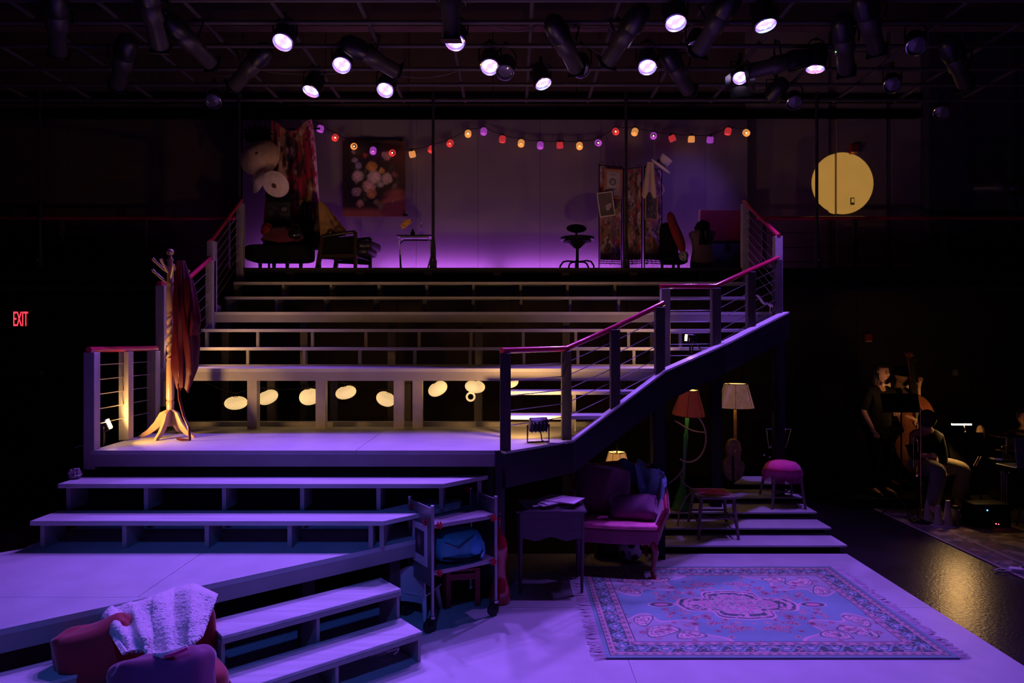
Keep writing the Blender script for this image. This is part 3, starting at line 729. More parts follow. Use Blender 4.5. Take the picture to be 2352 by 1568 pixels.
# dark picture and pile on the ottoman
c = W(640, 485, 9.62); t = thing('dark_picture', 'dark framed picture standing on the ottoman behind the red pile', 'picture', c); w, h = 56/F*9.62, 45/F*9.62
MB().box((0, .01, -.10), (w, .02, h+.38)).build('board', 'black', t)
paint_mesh('print', lambda u, v: ((u-.5)*w*.94, -.002, (v-.5)*h*.9), 40, 30, lambda u, v: mixc(mixc(np.ones(u.shape+(3,))*np.array((.02, .018, .02)), fbm(u*6, v*6, 2)*2-.9, (.10, .09, .10)), blob(u, v, .75, .62, .11, .3)-blob(u, v, .75, .62, .06, .3), (.30, .28, .30)), 'printed_paper', t)
def heap(name, label, cat, px, py, d, size, mat, seed=0, amp=.25, fr=2.2, rot=None, parts=None):
    c = W(px, py, d); ob = MB(c).ball(c, size, 28, 18, rot=rot, fn=lambda dv, p: p*(1+amp*mnoise.noise(dv*fr+Vector((seed, 0, 0))))).build(name, mat, None, smooth=True); ob.location = c
    return tag(ob, label, cat)
heap('dark_red_cushion', 'dark red crumpled cushion heaped on the ottoman', 'cushion', 648, 545, 9.42, (.26, .14, .145), 'maroon_fabric', 3, .3)
heap('red_plush_ball', 'fluffy red plush ball at the left of the heap on the ottoman', 'plush', 614, 528, 9.38, (.085, .08, .09), 'red_fabric', 5, .35, 5)
c = W(678, 537, 9.3); t = thing('black_handbag', 'small black shiny handbag lying on the heap on the ottoman', 'bag', c)
MB().ball((0, 0, 0), (.10, .07, .075), 18, 10).build('body', 'black_gloss', t, smooth=True); MB().tube([(-.07, 0, .05), (-.04, 0, .13), (.04, 0, .13), (.07, 0, .05)], .007, 6).build('handle', 'black_gloss', t)
# dark coat hanging between heap and tapestry edge
def coat_pos(u, v):
    w = .06+.05*(1-v); return W(697, 0, 9.5).x+(u-.5)*2*w, 9.62+.03*math.sin(u*14), Z4+.26+v*.72
P = Vector((PX(697, 9.62), 9.62, Z4+.26)); cb = MB(P).grid(coat_pos, 20, 14, .01).build('black_coat', 'black_fabric', None, smooth=True); cb.location = P; tag(cb, 'narrow black coat hanging in front of the tapestry', 'coat')
# mustard cloak over a stand next to the armchair
def cone_cloth(name, label, cat, top, bot, r0, r1, mat, folds=7, amp=.12, lean=(0, 0), sy=.6, n=48, m=20, hem=.03):
    top = Vector(top); bot = Vector(bot)
    def f(u, v):
        w = 2*math.pi*u; q = v; r = r0+(r1-r0)*q**.8
        r *= 1+amp*q*math.sin(folds*w+2*math.sin(w))
        p = top.lerp(bot, q); return p+Vector((r*math.cos(w), r*math.sin(w)*sy, hem*q*math.sin(folds*w*.5)))
    ob = MB(bot).grid(f, n, m, .006).build(name, mat, None, smooth=True); ob.location = bot
    return tag(ob, label, cat)
cone_cloth('mustard_cloak', 'mustard yellow cloak hanging in folds above the black armchair', 'cloak', W(737, 464, 9.55), W(768, 538, 9.55), .03, .165, 'mustard_cloth', 6, .2)
cone_cloth('brown_shawl', 'dark brown shawl hanging left of the mustard cloak', 'shawl', W(735, 470, 9.72), W(729, 568, 9.72), .03, .125, 'brown_cloth', 5, .2)
t = thing('clothes_stand', 'thin dark clothes stand under the mustard cloak', 'stand', (PX(736, 9.63), 9.63, Z4)); MB().tube([(0, 0, 0), (0, 0, .95)], .012, 8).build('pole', 'black', t); MB().lathe([(.12, 0), (.12, .015), (.02, .03)], (0, 0, 0), 14).build('base', 'black', t)
# armchair in side view
d = 9.5; t = thing('lounge_chair', 'black leather lounge chair with wooden arms seen from the side on the balcony', 'armchair', (PX(803, d), d, Z4), R(-8))
for y in (-.29, .29):
    MB().tube([(-.30, y, .40), (-.28, y, .44), (0, y, .475), (.19, y, .49)], .022, 8).build('arm', 'dark_wood', t, smooth=True)
    MB().box((.195, y, .245), (.045, .04, .49)).build('leg', 'dark_wood', t, bevel=.006)
    MB().slab([(-.29, y-.02, .42), (-.24, y-.02, .42), (-.31, y-.02, 0), (-.37, y-.02, 0)], (0, .04, 0)).build('leg', 'dark_wood', t)
    MB().box((-.05, y, .17), (.5, .03, .05)).build('side_rail', 'dark_wood', t); MB().slab([(-.33, y*.93, .14), (.17, y*.93, .11), (.17, y*.93, .44), (-.30, y*.93, .41)], (0, .02, 0)).build('side_panel', 'black_fabric', t)
m, f = rbox(.56, .5, .12); m.ball((.06, 0, .25), (1, 1, 1), 24, 12, fn=f); m.build('seat_cushion', 'dark_leather', t, smooth=True)
m, f = rbox(.30, .5, .12); m.ball((.24, 0, .33), (1, 1, 1), 24, 12, fn=f); m.build('seat_cushion', 'dark_leather', t, smooth=True)
m, f = rbox(.14, .52, .34); m.ball((-.24, 0, .33), (1, 1, 1), 24, 12, fn=f, rot=Euler((0, R(-12), 0))); m.build('back_cushion', 'dark_leather', t, smooth=True)
for k in range(4): MB().box((-.18+k*.12, 0, .165), (.03, .56, .012)).build('seat_slat', 'dark_wood', t)
# flower painting (generic bouquet)
bx0, by0, bx1, by1 = 787, 322, 931, 497; dq = 10.22
c = W((bx0+bx1)/2, (by0+by1)/2, dq); w, h = (bx1-bx0)/F*dq, (by1-by0)/F*dq
t = thing('flower_painting', 'unframed canvas print of a flower bouquet pinned to the backdrop', 'painting', c)
MB().box((0, .012, 0), (w, .02, h)).build('canvas', 'brown_cloth', t)
def bouquet(u, v):
    c = np.ones(u.shape+(3,))*np.array((.018, .012, .012)); c = mixc(c, (u-.55)*2.2*(v-.2), (.14, .06, .03)); c = mixc(c, (.13-v)*14, (.30, .10, .055)); c = mixc(c, blob(u, v, .85, .1, .3), (.30, .10, .06))
    c = mixc(c, (fbm(u*9, v*11, 5)-.52)*6*blob(u, v, .52, .45, .42, .5), (.055, .075, .03))
    A = h/w; nu = (fbm(u*14, v*17, 41)-.5)*.05; nv = (fbm(u*14+9, v*17+5, 47)-.5)*.05; tx = fbm(u*38, v*46, 53)
    for x, y, r, col in ((.20, .74, .06, (.3, .26, .34)), (.25, .66, .06, (.28, .24, .32)), (.17, .84, .035, (.24, .18, .22)), (.36, .80, .045, (.36, .05, .04)), (.70, .80, .085, (.42, .28, .22)), (.46, .65, .10, (.52, .27, .05)), (.62, .60, .05, (.5, .3, .06)),
                         (.24, .52, .11, (.5, .36, .34)), (.50, .52, .12, (.62, .48, .42)), (.70, .50, .10, (.5, .38, .32)), (.42, .39, .12, (.52, .33, .30)), (.60, .42, .07, (.35, .32, .30)), (.22, .32, .09, (.40, .30, .27)), (.46, .30, .09, (.45, .2, .1)), (.28, .17, .07, (.45, .27, .2)), (.62, .13, .07, (.3, .26, .08)), (.80, .20, .03, (.5, .3, .15)), (.54, .19, .06, (.2, .2, .07)), (.84, .55, .06, (.22, .1, .08)), (.83, .40, .05, (.16, .12, .1))):
        rr = np.hypot(u+nu-x, (v+nv-y)*A)/r; m_ = np.clip((1-rr)*4, 0, 1); sh = (.45+.55*np.clip(1.2-rr, 0, 1))*(.55+.9*tx); c = c*(1-m_[..., None])+np.array(col)*sh[..., None]*m_[..., None]
    return np.clip(c*1.4, 0, .9)
paint_mesh('print', lambda u, v: ((u-.5)*w, -.0005, (v-.5)*h), 110, 134, bouquet, 'printed_paper', t)
for x, z in ((-.1, .5), (.42, .5), (.5, -.48)): MB().box((x*w, -.004, z*h), (.12 if x < 0 else .07, .008, .03), ry=R(10*x)).build('tape', 'black', t)
# tray table with flower, bottle and glass
d = 9.42; cx = PX(955, d); t = thing('tray_table', 'folding metal tray table in front of the backdrop', 'table', (cx, d, Z4)); zt = PZ(546, d)-Z4; hw = 39/F*d
MB().box((0, 0, zt), (hw*2, .32, .012)).build('tray', 'steel', t, bevel=.004)
MB().tube([(-hw, -.16, zt+.012), (hw, -.16, zt+.012), (hw, .16, zt+.012), (-hw, .16, zt+.012)], .006, 6, closed=True).build('tray_rim', 'black', t)
for s in (-1, 1):
    pts = [(-hw+.03-.02*s, s*.17, 0), (-hw+.01+.02*s, -s*.14, zt-.06), (-hw+.05, -s*.14, zt-.012), (hw-.05, -s*.14, zt-.012), (hw-.01-.02*s, -s*.14, zt-.06), (hw-.03+.02*s, s*.17, 0)]
    MB().tube(pts, .009, 8).build('leg_frame', 'black' if s < 0 else 'steel', t, smooth=True)
spec('yellow_petal', (.75, .38, .03), .6, var=.15)
spec('green_stem', (.06, .16, .04), .6)
spec('clear_glass', (.8, .8, .85), .03, trans=.95, var=0)
c = Vector((PX(948, d), d, Z4+zt+.018)); t = thing('flower_bottle', 'dark bottle on the tray table holding yellow flowers', 'vase', c)
MB().lathe([(.03, 0), (.032, .06), (.018, .075), (.014, .10)], (0, 0, 0), 14).build('bottle', 'black_gloss', t, smooth=True); MB().box((0, 0, .004), (.10, .06, .008)).build('foot_block', 'black', t)
MB().tube([(0, 0, .09), (-.03, 0, .15), (-.07, 0, .185)], .003, 5).build('stem', 'green_stem', t)
for bxx, bzz in ((-.12, .15), (-.06, .20), (-.09, .18)):
    fl = MB().ball((bxx, -.01, bzz), .016, 8, 6).build('flower_head', 'yellow_petal', t, smooth=True)
    for k in range(6):
        w_ = k*math.pi/3; MB().ball((bxx+.03*math.cos(w_), -.012, bzz+.03*math.sin(w_)), (.019, .006, .013), 8, 5, rot=Euler((0, -w_, 0))).build('petal', 'yellow_petal', fl, smooth=True)
c = Vector((PX(968, d), d-.03, Z4+zt+.018)); t = thing('glass_decanter', 'clear glass decanter with sparkles on the tray table', 'glass', c)
MB().lathe([(.035, 0), (.04, .03), (.02, .09), (.012, .14), (.018, .15)], (0, 0, 0), 16, cap=False).build('body', 'clear_glass', t, smooth=True); MB().ball((0, 0, .17), .016, 10, 6).build('stopper', 'clear_glass', t, smooth=True)
# swivel stool with back
d = 9.4; t = thing('swivel_stool', 'black swivel work chair with an oval back on a curved foot', 'chair', (PX(1326, d), d, Z4), R(8)); zz = lambda py: PZ(py, d)-Z4
MB().ball((.02, .13, zz(521)), (.145, .03, .062), 24, 12).build('backrest', 'black_gloss', t, smooth=True)
MB().tube([(0, .0, zz(553)), (.02, .13, zz(548)), (.02, .15, zz(522))], .014, 8).build('back_bracket', 'black', t)
MB().lathe([(.001, zz(556)), (.16, zz(555)), (.235, zz(551)), (.23, zz(545)), (.001, zz(545))], (0, 0, 0), 28).build('seat', 'black_gloss', t, smooth=True)
MB().lathe([(.02, .04), (.02, .29), (.05, .305), (.12, zz(557)), (.20, zz(555))], (0, 0, 0), 18).build('pan', 'black', t, smooth=True)
MB().tube([(0, 0, .03), (0, 0, .3)], .018, 10).build('column', 'black', t)
for k in range(5):
    w_ = R(90+72*k-54); cs, sn = math.cos(w_), math.sin(w_)
    MB().tube([(0, 0, .11), (.14*cs, .14*sn, .12), (.2*cs, .2*sn, .105), (.24*cs, .24*sn, .05), (.245*cs, .245*sn, 0)], .012, 8).build('leg', 'black', t, smooth=True)
# folding screen
t = thing('folding_screen', 'tall folding screen of worn floral fabric panels in thin black frames', 'screen', (PX(1448, 9.75), 9.75, Z4)); o = t.location.copy()
def floral(seed):
    def f(u, v):
        c = np.ones(u.shape+(3,))*np.array((.20, .115, .07)); c = mixc(c, (fbm(u*4+seed, v*8, seed)-.45)*5, (.30, .20, .16)); c = mixc(c, (fbm(u*7, v*18+seed, seed+3)-.56)*9, (.05, .03, .03)); c = mixc(c, (fbm(u*6+4, v*14+seed, seed+7)-.60)*9, (.32, .05, .06)); c = mixc(c, (fbm(u*8+1, v*20, seed+11)-.62)*9, (.42, .32, .34)); return np.clip(c*1.5, 0, .9)
    return f
panels = [((1376, 9.70), (1428, 9.82)), ((1432, 9.82), (1474, 9.70)), ((1480, 9.68), (1520, 9.80))]
zt, zb = PZ(384, 9.75), PZ(600, 9.75)
for i, ((pa, da), (pb, db)) in enumerate(panels):
    A = Vector((PX(pa, da), da, 0)); B = Vector((PX(pb, db), db, 0)); top = zt+(.02, -.01, -.02)[i]
    pn = paint_mesh('fabric_panel', lambda u, v, A=A, B=B, top=top: (A.lerp(B, .04+.92*u)+Vector((0, .012*math.sin(u*9+v*3), zb+.02+(top-zb-.03)*v))), 24, 90, floral(i*5+1), 'printed_fabric', t, o, .004)
    for q in (A, B): MB(o).tube([q+Vector((0, 0, Z4)), q+Vector((0, 0, top+.02))], .008, 6).build('frame_post', 'black', t)
    for z in (zb, top, zb-.03): MB(o).tube([A+Vector((0, 0, z)), B+Vector((0, 0, z))], .006, 6).build('frame_bar', 'black', t)
    for k in range(9):
        q = A.lerp(B, random.random()); MB(o).tube([q+Vector((0, -.01, zb+.02)), q+Vector((.01, -.015, zb-.02)), q+Vector((.02*random.uniform(-1, 1), -.01, zb-.05))], .003, 4).build('fringe_thread', 'brown_cloth', t)
        q = A.lerp(B, random.random()); MB(o).tube([q+Vector((0, -.01, top)), q+Vector((.02, -.015, top+.03)), q+Vector((.03*random.uniform(-1, 1), -.01, top+.05))], .003, 4).build('fringe_thread', 'brown_cloth', t)
spec('orange_frame', (.50, .22, .09), .5, var=.15)
spec('paper', (.70, .62, .50), .8, var=.05)
spec('ink', (.02, .02, .02), .8)
def tilt_picture(name, label, px, py, wpx, hpx, d, roll, framemat, fw, col, n=(40, 60), ry=0):
    c = W(px, py, d); w, h = wpx/F*d, hpx/F*d; t = thing(name, label, 'picture', c); t.rotation_euler = (0, R(roll), R(ry))
    MB().box((0, .008, 0), (w, .014, h)).build('backing', framemat, t)
    for (x, z, a, b) in ((0, h/2-fw/2, w, fw), (0, -h/2+fw/2, w, fw), (-w/2+fw/2, 0, fw, h-2*fw), (w/2-fw/2, 0, fw, h-2*fw)): MB().box((x, -.004, z), (a, .012, b)).build('frame_side', framemat, t)
    paint_mesh('print', lambda u, v: ((u-.5)*(w-2*fw), -.0005, (v-.5)*(h-2*fw)), n[0], n[1], col, 'printed_paper', t); return t
def certificate(u, v):
    c = np.ones(u.shape+(3,))*np.array((.55, .47, .40)); r = np.hypot((u-.48), (v-.58)*1.7)
    c = mixc(c, np.clip((.26-np.abs(r-.0))/.03, 0, 1), (.05, .05, .05)); c = mixc(c, np.clip((.19-r)/.03, 0, 1), (.50, .44, .38))
    for y, a in ((.88, .5), (.83, .3), (.30, .6), (.25, .45), (.14, .55), (.64, .24), (.59, .28), (.54, .24)): c = mixc(c, np.where((np.abs(v-y) < .012) & (np.abs(u-.48) < a/2), .7, 0), (.06, .05, .05))
    b = np.minimum(np.minimum(u, 1-u), np.minimum(v, 1-v)); c = mixc(c, np.where((b > .03) & (b < .05), .6, 0), (.25, .15, .1)); return c
tilt_picture('framed_certificate', 'orange framed certificate with a dark round wreath on the screen', 1408, 422, 42, 67, 9.66, 2, 'orange_frame', .03, certificate, (60, 90), 8)
def puppy(u, v):
    c = np.ones(u.shape+(3,))*np.array((.15, .12, .10)); c = mixc(c, (.35-v)*5, (.11, .09, .08)); c = mixc(c, blob(u, v, .62, .36, .2, .2, 1, 1.4), (.48, .38, .34)); c = mixc(c, blob(u, v, .78, .46, .12, .2), (.46, .36, .32)); c = mixc(c, blob(u, v, .52, .28, .07, .2), (.5, .4, .36)); c = mixc(c, blob(u, v, .78, .58, .06, .2, 1, 1), (.05, .04, .04)); c = mixc(c, blob(u, v, .8, .26, .1, .3, 1, 2), (.04, .06, .03)); return c
tilt_picture('grey_photo', 'grey photograph with a pale shape, hanging crooked on the screen', 1392, 469, 36, 56, 9.60, -8, 'paper', .012, puppy)
def forest(u, v):
    c = np.ones(u.shape+(3,))*np.array((.10, .085, .035)); c = mixc(c, (fbm(u*5, v*9, 3)-.45)*6, (.03, .035, .015)); c = mixc(c, (fbm(u*8, v*12, 9)-.6)*8, (.22, .17, .08)); return c
tilt_picture('forest_picture', 'orange framed dark green picture on the right leaf of the screen', 1496, 472, 30, 66, 9.62, 1, 'orange_frame', .016, forest, ry=6)
def hang(u, v):
    q = v; px = 1494+(u-.5)*(14+20*q) - 3*q; py = 372+q*76+(8*math.sin(u*9)*q); return W(px, py, 9.56+.02*math.sin(u*12)*q)
P = W(1494, 440, 9.56); cb = MB(P).grid(hang, 24, 20, .005).build('cream_apron', 'cream_cloth', None, smooth=True); cb.location = P; tag(cb, 'cream cloth hanging from the top of the folding screen under the top hat', 'cloth')
c = W(1516, 384, 9.5); t = thing('top_hat', 'pale top hat hung at an angle on the corner of the folding screen', 'hat', c); t.rotation_euler = (R(14), R(37), 0)
spec('hat_felt', (.88, .76, .66), .8, var=.06)
MB().lathe([(.088, 0), (.083, .05), (.088, .15), (.094, .16), (.001, .162)], (0, 0, 0), 26).build('crown', 'hat_felt', t, smooth=True)
MB().lathe([(.085, -.004), (.155, .008), (.165, .022), (.16, .012), (.086, .004)], (0, 0, 0), 30, cap=False, sx=1, sy=.8).build('brim', 'hat_felt', t, smooth=True)
MB().lathe([(.0885, .006), (.086, .035)], (0, 0, 0), 24, cap=False).build('ribbon', 'hat_felt', t, smooth=True); MB().ball((-.075, -.05, .05), .018, 8, 6).build('badge', 'black', t, smooth=True)
t = thing('white_ribbon', 'thin white ribbon dangling from the right edge of the screen', 'ribbon', W(1521, 440, 9.79)); MB().tube([(0, 0, .1), (.02, 0, .03), (0, 0, -.04)], .006, 5).build('tail', 'paper', t); MB().tube([(0, 0, .1), (.035, 0, .0)], .006, 5).build('tail', 'paper', t)
# dark chair with red boa
d = 9.55; t = thing('draped_chair', 'dark rounded chair standing half behind the folding screen', 'chair', (PX(1536, d), d, Z4))
m, f = rbox(.24, .2, .58); m.ball((0, 0, .38), (1, 1, 1), 22, 16, fn=f); m.build('back', 'black_fabric', t, smooth=True); m, f = rbox(.34, .3, .1); m.ball((.06, -.06, .14), (1, 1, 1), 20, 10, fn=f); m.build('seat', 'black_fabric', t, smooth=True)
for x, y in ((.03, -.15), (.15, .05), (-.08, .06)): MB().tube([(x, y, 0), (x, y, .12)], .02, 8).build('leg', 'black', t)
def spine(pts, rs, name, label, cat, mat, n=14, sy=1):
    P = [Vector(p) for p in pts]; ob = MB(P[-1]).tube(P, rs, n).build(name, mat, None, smooth=True, sub=1); ob.location = P[-1]; return tag(ob, label, cat)
spine([W(1538, 488, 9.45), W(1540, 494, 9.4), W(1545, 515, 9.38), W(1556, 540, 9.36), W(1566, 565, 9.36), W(1569, 582, 9.36)], [.02, .062, .058, .075, .062, .03], 'red_stocking', 'long red plush stocking shape draped over the dark chair', 'plush', 'red_fabric')
heap('grey_fur_ball', 'grey fluffy fur ball at the foot of the red stocking', 'plush', 1570, 588, 9.34, (.062, .055, .065), 'grey_fur', 4, .45, 6)
heap('black_fur_trim', 'ragged black fur trim under the grey fluffy ball', 'plush', 1558, 592, 9.42, (.10, .06, .06), 'black_fabric', 9, .6, 5)
# mannequin torso
d = 9.4; t = thing('mannequin', 'headless dark dress form with a dark scarf, before the red board', 'mannequin', (PX(1613, d), d, Z4))
pr = [(.16, 0), (.165, .06), (.15, .16), (.125, .29), (.145, .40), (.175, .47), (.18, .505), (.15, .535), (.07, .555), (.05, .59), (.001, .595)]
spec('form_cloth', (.075, .038, .05), .7, var=.15, sheen=.3)
MB().lathe(pr, (0, 0, 0), 28, sx=1.05, sy=.66).build('torso', 'form_cloth', t, smooth=True, sub=1)
MB().ball((-.005, -.03, .585), (.10, .09, .085), 20, 12, fn=lambda dv, p: p*(1+.5*mnoise.noise(dv*4))).build('scarf_knot', 'black_fabric', t, smooth=True)
MB().grid(lambda u, v: ((u-.5)*.16*(1-.3*v), -.13-.03*math.sin(u*8)+.02*v, .33+v*.22), 12, 8, .012).build('scarf_tail', 'black_fabric', t, smooth=True)
# red board and landscape canvas
t = thing('red_board', 'plain dark red board against the right end of the backdrop', 'board', W(1662, 555, 9.95)); d = 9.95; w, h = 110/F*d, 72/F*d
spec('red_paint', (.26, .006, .018), .6, var=.15, scale=3)
MB().box((0, 0, h/2), (w, .025, h)).build('panel', 'red_paint', t); MB().box((-w/2-.006, -.005, h/2), (.02, .035, h+.01)).build('edge_strip', 'cream_cloth', t)
def scape(u, v):
    c = np.ones(u.shape+(3,))*np.array((.11, .105, .16)); c = mixc(c, (fbm(u*6, v*6, 3)*.9+.35-v*1.6)*4, (.035, .04, .03)); c = mixc(c, (fbm(u*14, v*14, 6)-.6)*6*(v < .5), (.012, .015, .012)); c = mixc(c, blob(u, v, .45, .85, .12, .3, 1, .6), (.02, .02, .025)); return c
t = thing('landscape_canvas', 'dim blue grey landscape canvas standing under the red board', 'painting', W(1676, 606, 9.9)); w, h = 84/F*9.9, 50/F*9.9
MB().box((0, .012, h/2-.13+.02), (w, .02, h+.26)).build('canvas', 'black', t); paint_mesh('print', lambda u, v: ((u-.5)*w, -.0005, -.1+v*(h+.08)), 60, 44, scape, 'printed_paper', t)
# ------------------------------------------------------------------ string of cup lights
def lampmat(nm, col, es): spec(nm, tuple(min(1, q*.8+.05) for q in col), .5, emit=col, es=es, var=0)
lampmat('cup_violet', (.42, .06, .55), .55); lampmat('cup_red', (.60, .030, .035), .62); lampmat('cup_amber', (.80, .30, .07), .75)
spec('filament', (1, .8, .4), .3, emit=(1, .62, .25), es=5)
bul = [(736, 296, 'v'), (770, 316, 'r'), (813, 336, 'a'), (857, 346, 'v'), (901, 351, 'r'), (947, 354, 'a'), (991, 343, 'r'), (1034, 329, 'r'), (1075, 307, 'a'), (1111, 302, 'v'), (1154, 320, 'r'), (1197, 329, 'a'), (1241, 334, 'v'), (1286, 334, 'r'), (1331, 335, 'a'), (1374, 328, 'v'),
       (1414, 302, 'r'), (1458, 303, 'a'), (1501, 312, 'v'), (1544, 318, 'r'), (1588, 320, 'a'), (1631, 321, 'v'), (1672, 302, 'r'), (1714, 305, 'a')]
where = ['beside the tapestry top', 'second from the tapestry', 'at the top left of the flower painting', 'over the flower painting', 'over the right half of the flower painting', 'right of the flower painting', 'at the pipe by the tray table', 'right of the pipe by the tray table', 'at the left of the high loop', 'at the top of the high loop', 'right of the high loop',
         'over the bare middle of the backdrop', 'left of the lowest point in the middle', 'at the lowest point in the middle', 'above the swivel chair', 'above the left edge of the screen', 'left of the pipe before the screen', 'right of the pipe before the screen', 'left above the top hat', 'right above the top hat', 'above the dark chair', 'above the mannequin', 'second from the right end', 'at the right end of the string']
dq = 10.12
cn = {'v': ('violet', 'cup_violet'), 'r': ('red', 'cup_red'), 'a': ('amber', 'cup_amber')}
for i, (px, py, k) in enumerate(bul):
    c = W(px, py, dq); t = thing('cup_light', '%s glowing cup light %s' % (cn[k][0], where[i]), 'string light', c, group='string of cup lights')
    rr = random.Random(i*13+5); t.rotation_euler = (R(rr.uniform(-70, 35)), R(rr.uniform(-25, 25)), 0); r = .05
    cup = MB().lathe([(r*.7, .05), (r*.98, .03), (r, -.03), (r*.85, -.045), (r*.80, -.042), (r*.9, -.025), (r*.85, .025), (r*.6, .043)], (0, 0, 0), 16, cap=False).build('cup', cn[k][1], t, smooth=True)
    MB().lathe([(r*.7, .05), (.012, .06), (.012, .085)], (0, 0, 0), 10).build('socket', 'black', t); MB().ball((0, 0, .0), .012, 8, 6).build('bulb', 'filament', t, smooth=True)
wp = []
for i in range(len(bul)-1):
    a = W(bul[i][0], bul[i][1]-12, dq+.02); b = W(bul[i+1][0], bul[i+1][1]-12, dq+.02); wp += sag(a, b, .02, 4)[:-1]
wp.append(W(1718, 295, dq+.02)); wp.insert(0, W(716, 278, dq))
ob = MB(wp[0]).tube(wp, .005, 5).build('light_string_wire', 'black', None); ob.location = wp[0]; tag(ob, 'thin black wire carrying the coloured cup lights across the backdrop', 'wire')
# ------------------------------------------------------------------ paper lanterns under the platform
spec('lantern_paper', (.9, .8, .6), .7, emit=(1.0, .66, .26), es=.72, var=.10, scale=5)
LAN = [(542, 925, 50, 29, 0, 'leftmost oval paper lantern, hanging level'), (615, 912, 47, 31, -22, 'second paper lantern from the left, tilted'), (711, 911, 46, 37, -8, 'third paper lantern, half hidden by a post'), (794.5, 901, 47, 29, -12, 'fourth paper lantern, between two posts'),
       (886, 916, 44, 31, 25, 'fifth paper lantern, tilted against a post'), (1005.5, 892.5, 46, 31, -28, 'sixth paper lantern, tilted upward to the right'), (1091, 887.6, 46, 28, 6, 'seventh paper lantern, above the paper ring'), (1173, 878, 36, 24, -15, 'dim rightmost paper lantern behind the handrail post')]
for px, py, w, h, rl, lab in LAN:
    d = 7.32; c = W(px, py, d); t = thing('paper_lantern', lab, 'lantern', c, group='paper lanterns'); t.rotation_euler = (R(8), R(rl), 0); rx = w/2/F*d; rz = h/2/F*d
    pr = []
    for i in range(37):
        th = math.pi*(.06+.88*i/36); pr.append((rx*math.sin(th)**.85*(1+.018*math.cos(i*math.pi)), -rz*math.cos(th)))
    MB().lathe(pr, (0, 0, 0), 26, cap=False).build('paper_shade', 'lantern_paper', t, smooth=True)
    MB().tube([(rx*.2*math.cos(a*.5), rx*.2*math.sin(a*.5), rz*1.0) for a in range(13)], .003, 4, closed=True).build('wire_ring', 'black', t)
    MB().tube([(0, 0, rz), (.01, 0, rz+.03), (-.01, 0, rz+.06)], .003, 4).build('hanger', 'black', t)
t = thing('paper_ring', 'small empty paper ring hanging under the seventh lantern', 'paper ring', W(1081, 911, 7.3))
MB().tube([(.042*math.cos(a*math.pi/8), 0, .042*math.sin(a*math.pi/8)) for a in range(16)], .012, 6, closed=True).build('ring', 'lantern_paper', t, smooth=True)  # glow put into the ring by the lantern material, no lamp inside
wp = []
L2 = [(455, 868)]+[(a[0], a[1]-22) for a in LAN]+[(1215, 866)]
for i in range(len(L2)-1): wp += sag(W(*L2[i], 7.34), W(*L2[i+1], 7.34), -.015 if i % 2 else .02, 5)[:-1]
ob = MB(wp[0]).tube(wp, .004, 5).build('lantern_wire', 'black', None); ob.location = wp[0]; tag(ob, 'thin black wire carrying the paper lanterns under the platform', 'wire')
# ================================================================== STAGE FURNITURE
spec('birch', (.52, .33, .19), .38, var=.12, scale=5, stretch=(6, 6, 1), coat=.2)
spec('robe_satin', (.075, .004, .012), .45, var=.3, scale=7, specular=.3)
# --- coat rack
t = thing('coat_rack', 'turned pale wooden coat rack with a twisted shaft', 'coat rack', (PX(391, 6.5), 6.5, LV['P1']))
pr = [(.030, .10), (.034, .14), (.030, .18), (.034, .30), (.036, .33), (.029, .345), (.036, .36), (.034, .70), (.028, .73), (.034, .75)]
MB().lathe(pr, (0, 0, 0), 16).build('lower_shaft', 'birch', t, smooth=True)
def twist(u, v):
    w = 2*math.pi*u; r = .027+.008*math.cos(2*w-v*5*2*math.pi); return (r*math.cos(w), r*math.sin(w), .74+.42*v)
MB().grid(twist, 20, 60).build('twisted_shaft', 'birch', t, smooth=True)
MB().lathe([(.031, 1.15), (.034, 1.17), (.028, 1.185), (.034, 1.20), (.034, 1.42), (.029, 1.435), (.036, 1.45), (.030, 1.465), (.030, 1.62), (.024, 1.64), (.022, 1.66), (.030, 1.68), (.020, 1.70), (.014, 1.72)], (0, 0, 0), 16).build('upper_shaft', 'birch', t, smooth=True)
MB().ball((0, 0, 1.755), .033, 14, 9).build('finial', 'birch', t, smooth=True)
for k, (a, z, l) in enumerate(((180, 1.46, .17), (15, 1.46, .17), (200, 1.56, .15), (250, 1.55, .11), (80, 1.56, .14), (310, 1.5, .12))):
    ca, sa = math.cos(R(a)), math.sin(R(a))
    MB().tube([(.02*ca, .02*sa, z), (.4*l*ca, .4*l*sa, z+.035), (.85*l*ca, .85*l*sa, z+.10), (.9*l*ca, .9*l*sa, z+.11), (l*ca, l*sa, z+.13)], [.008, .013, .012, .016, .012], 8).build('peg', 'birch', t, smooth=True)
for a in (195, 345, 95, 270):
    ca, sa = math.cos(R(a)), math.sin(R(a)); L = []
    top = [(.03, .26), (.09, .23), (.14, .14), (.20, .07), (.27, .02), (.29, 0)]; bot = [(.03, .10), (.07, .11), (.11, .075), (.17, .03), (.24, 0), (.29, 0)]
    poly = [Vector((r*ca, r*sa, z)) for r, z in top]+[Vector((r*ca, r*sa, z)) for r, z in bot[:-1][::-1]]; n = Vector((-sa, ca, 0))*.03
    MB().slab([p-n/2 for p in poly], n).build('foot', 'birch', t, bevel=.004)
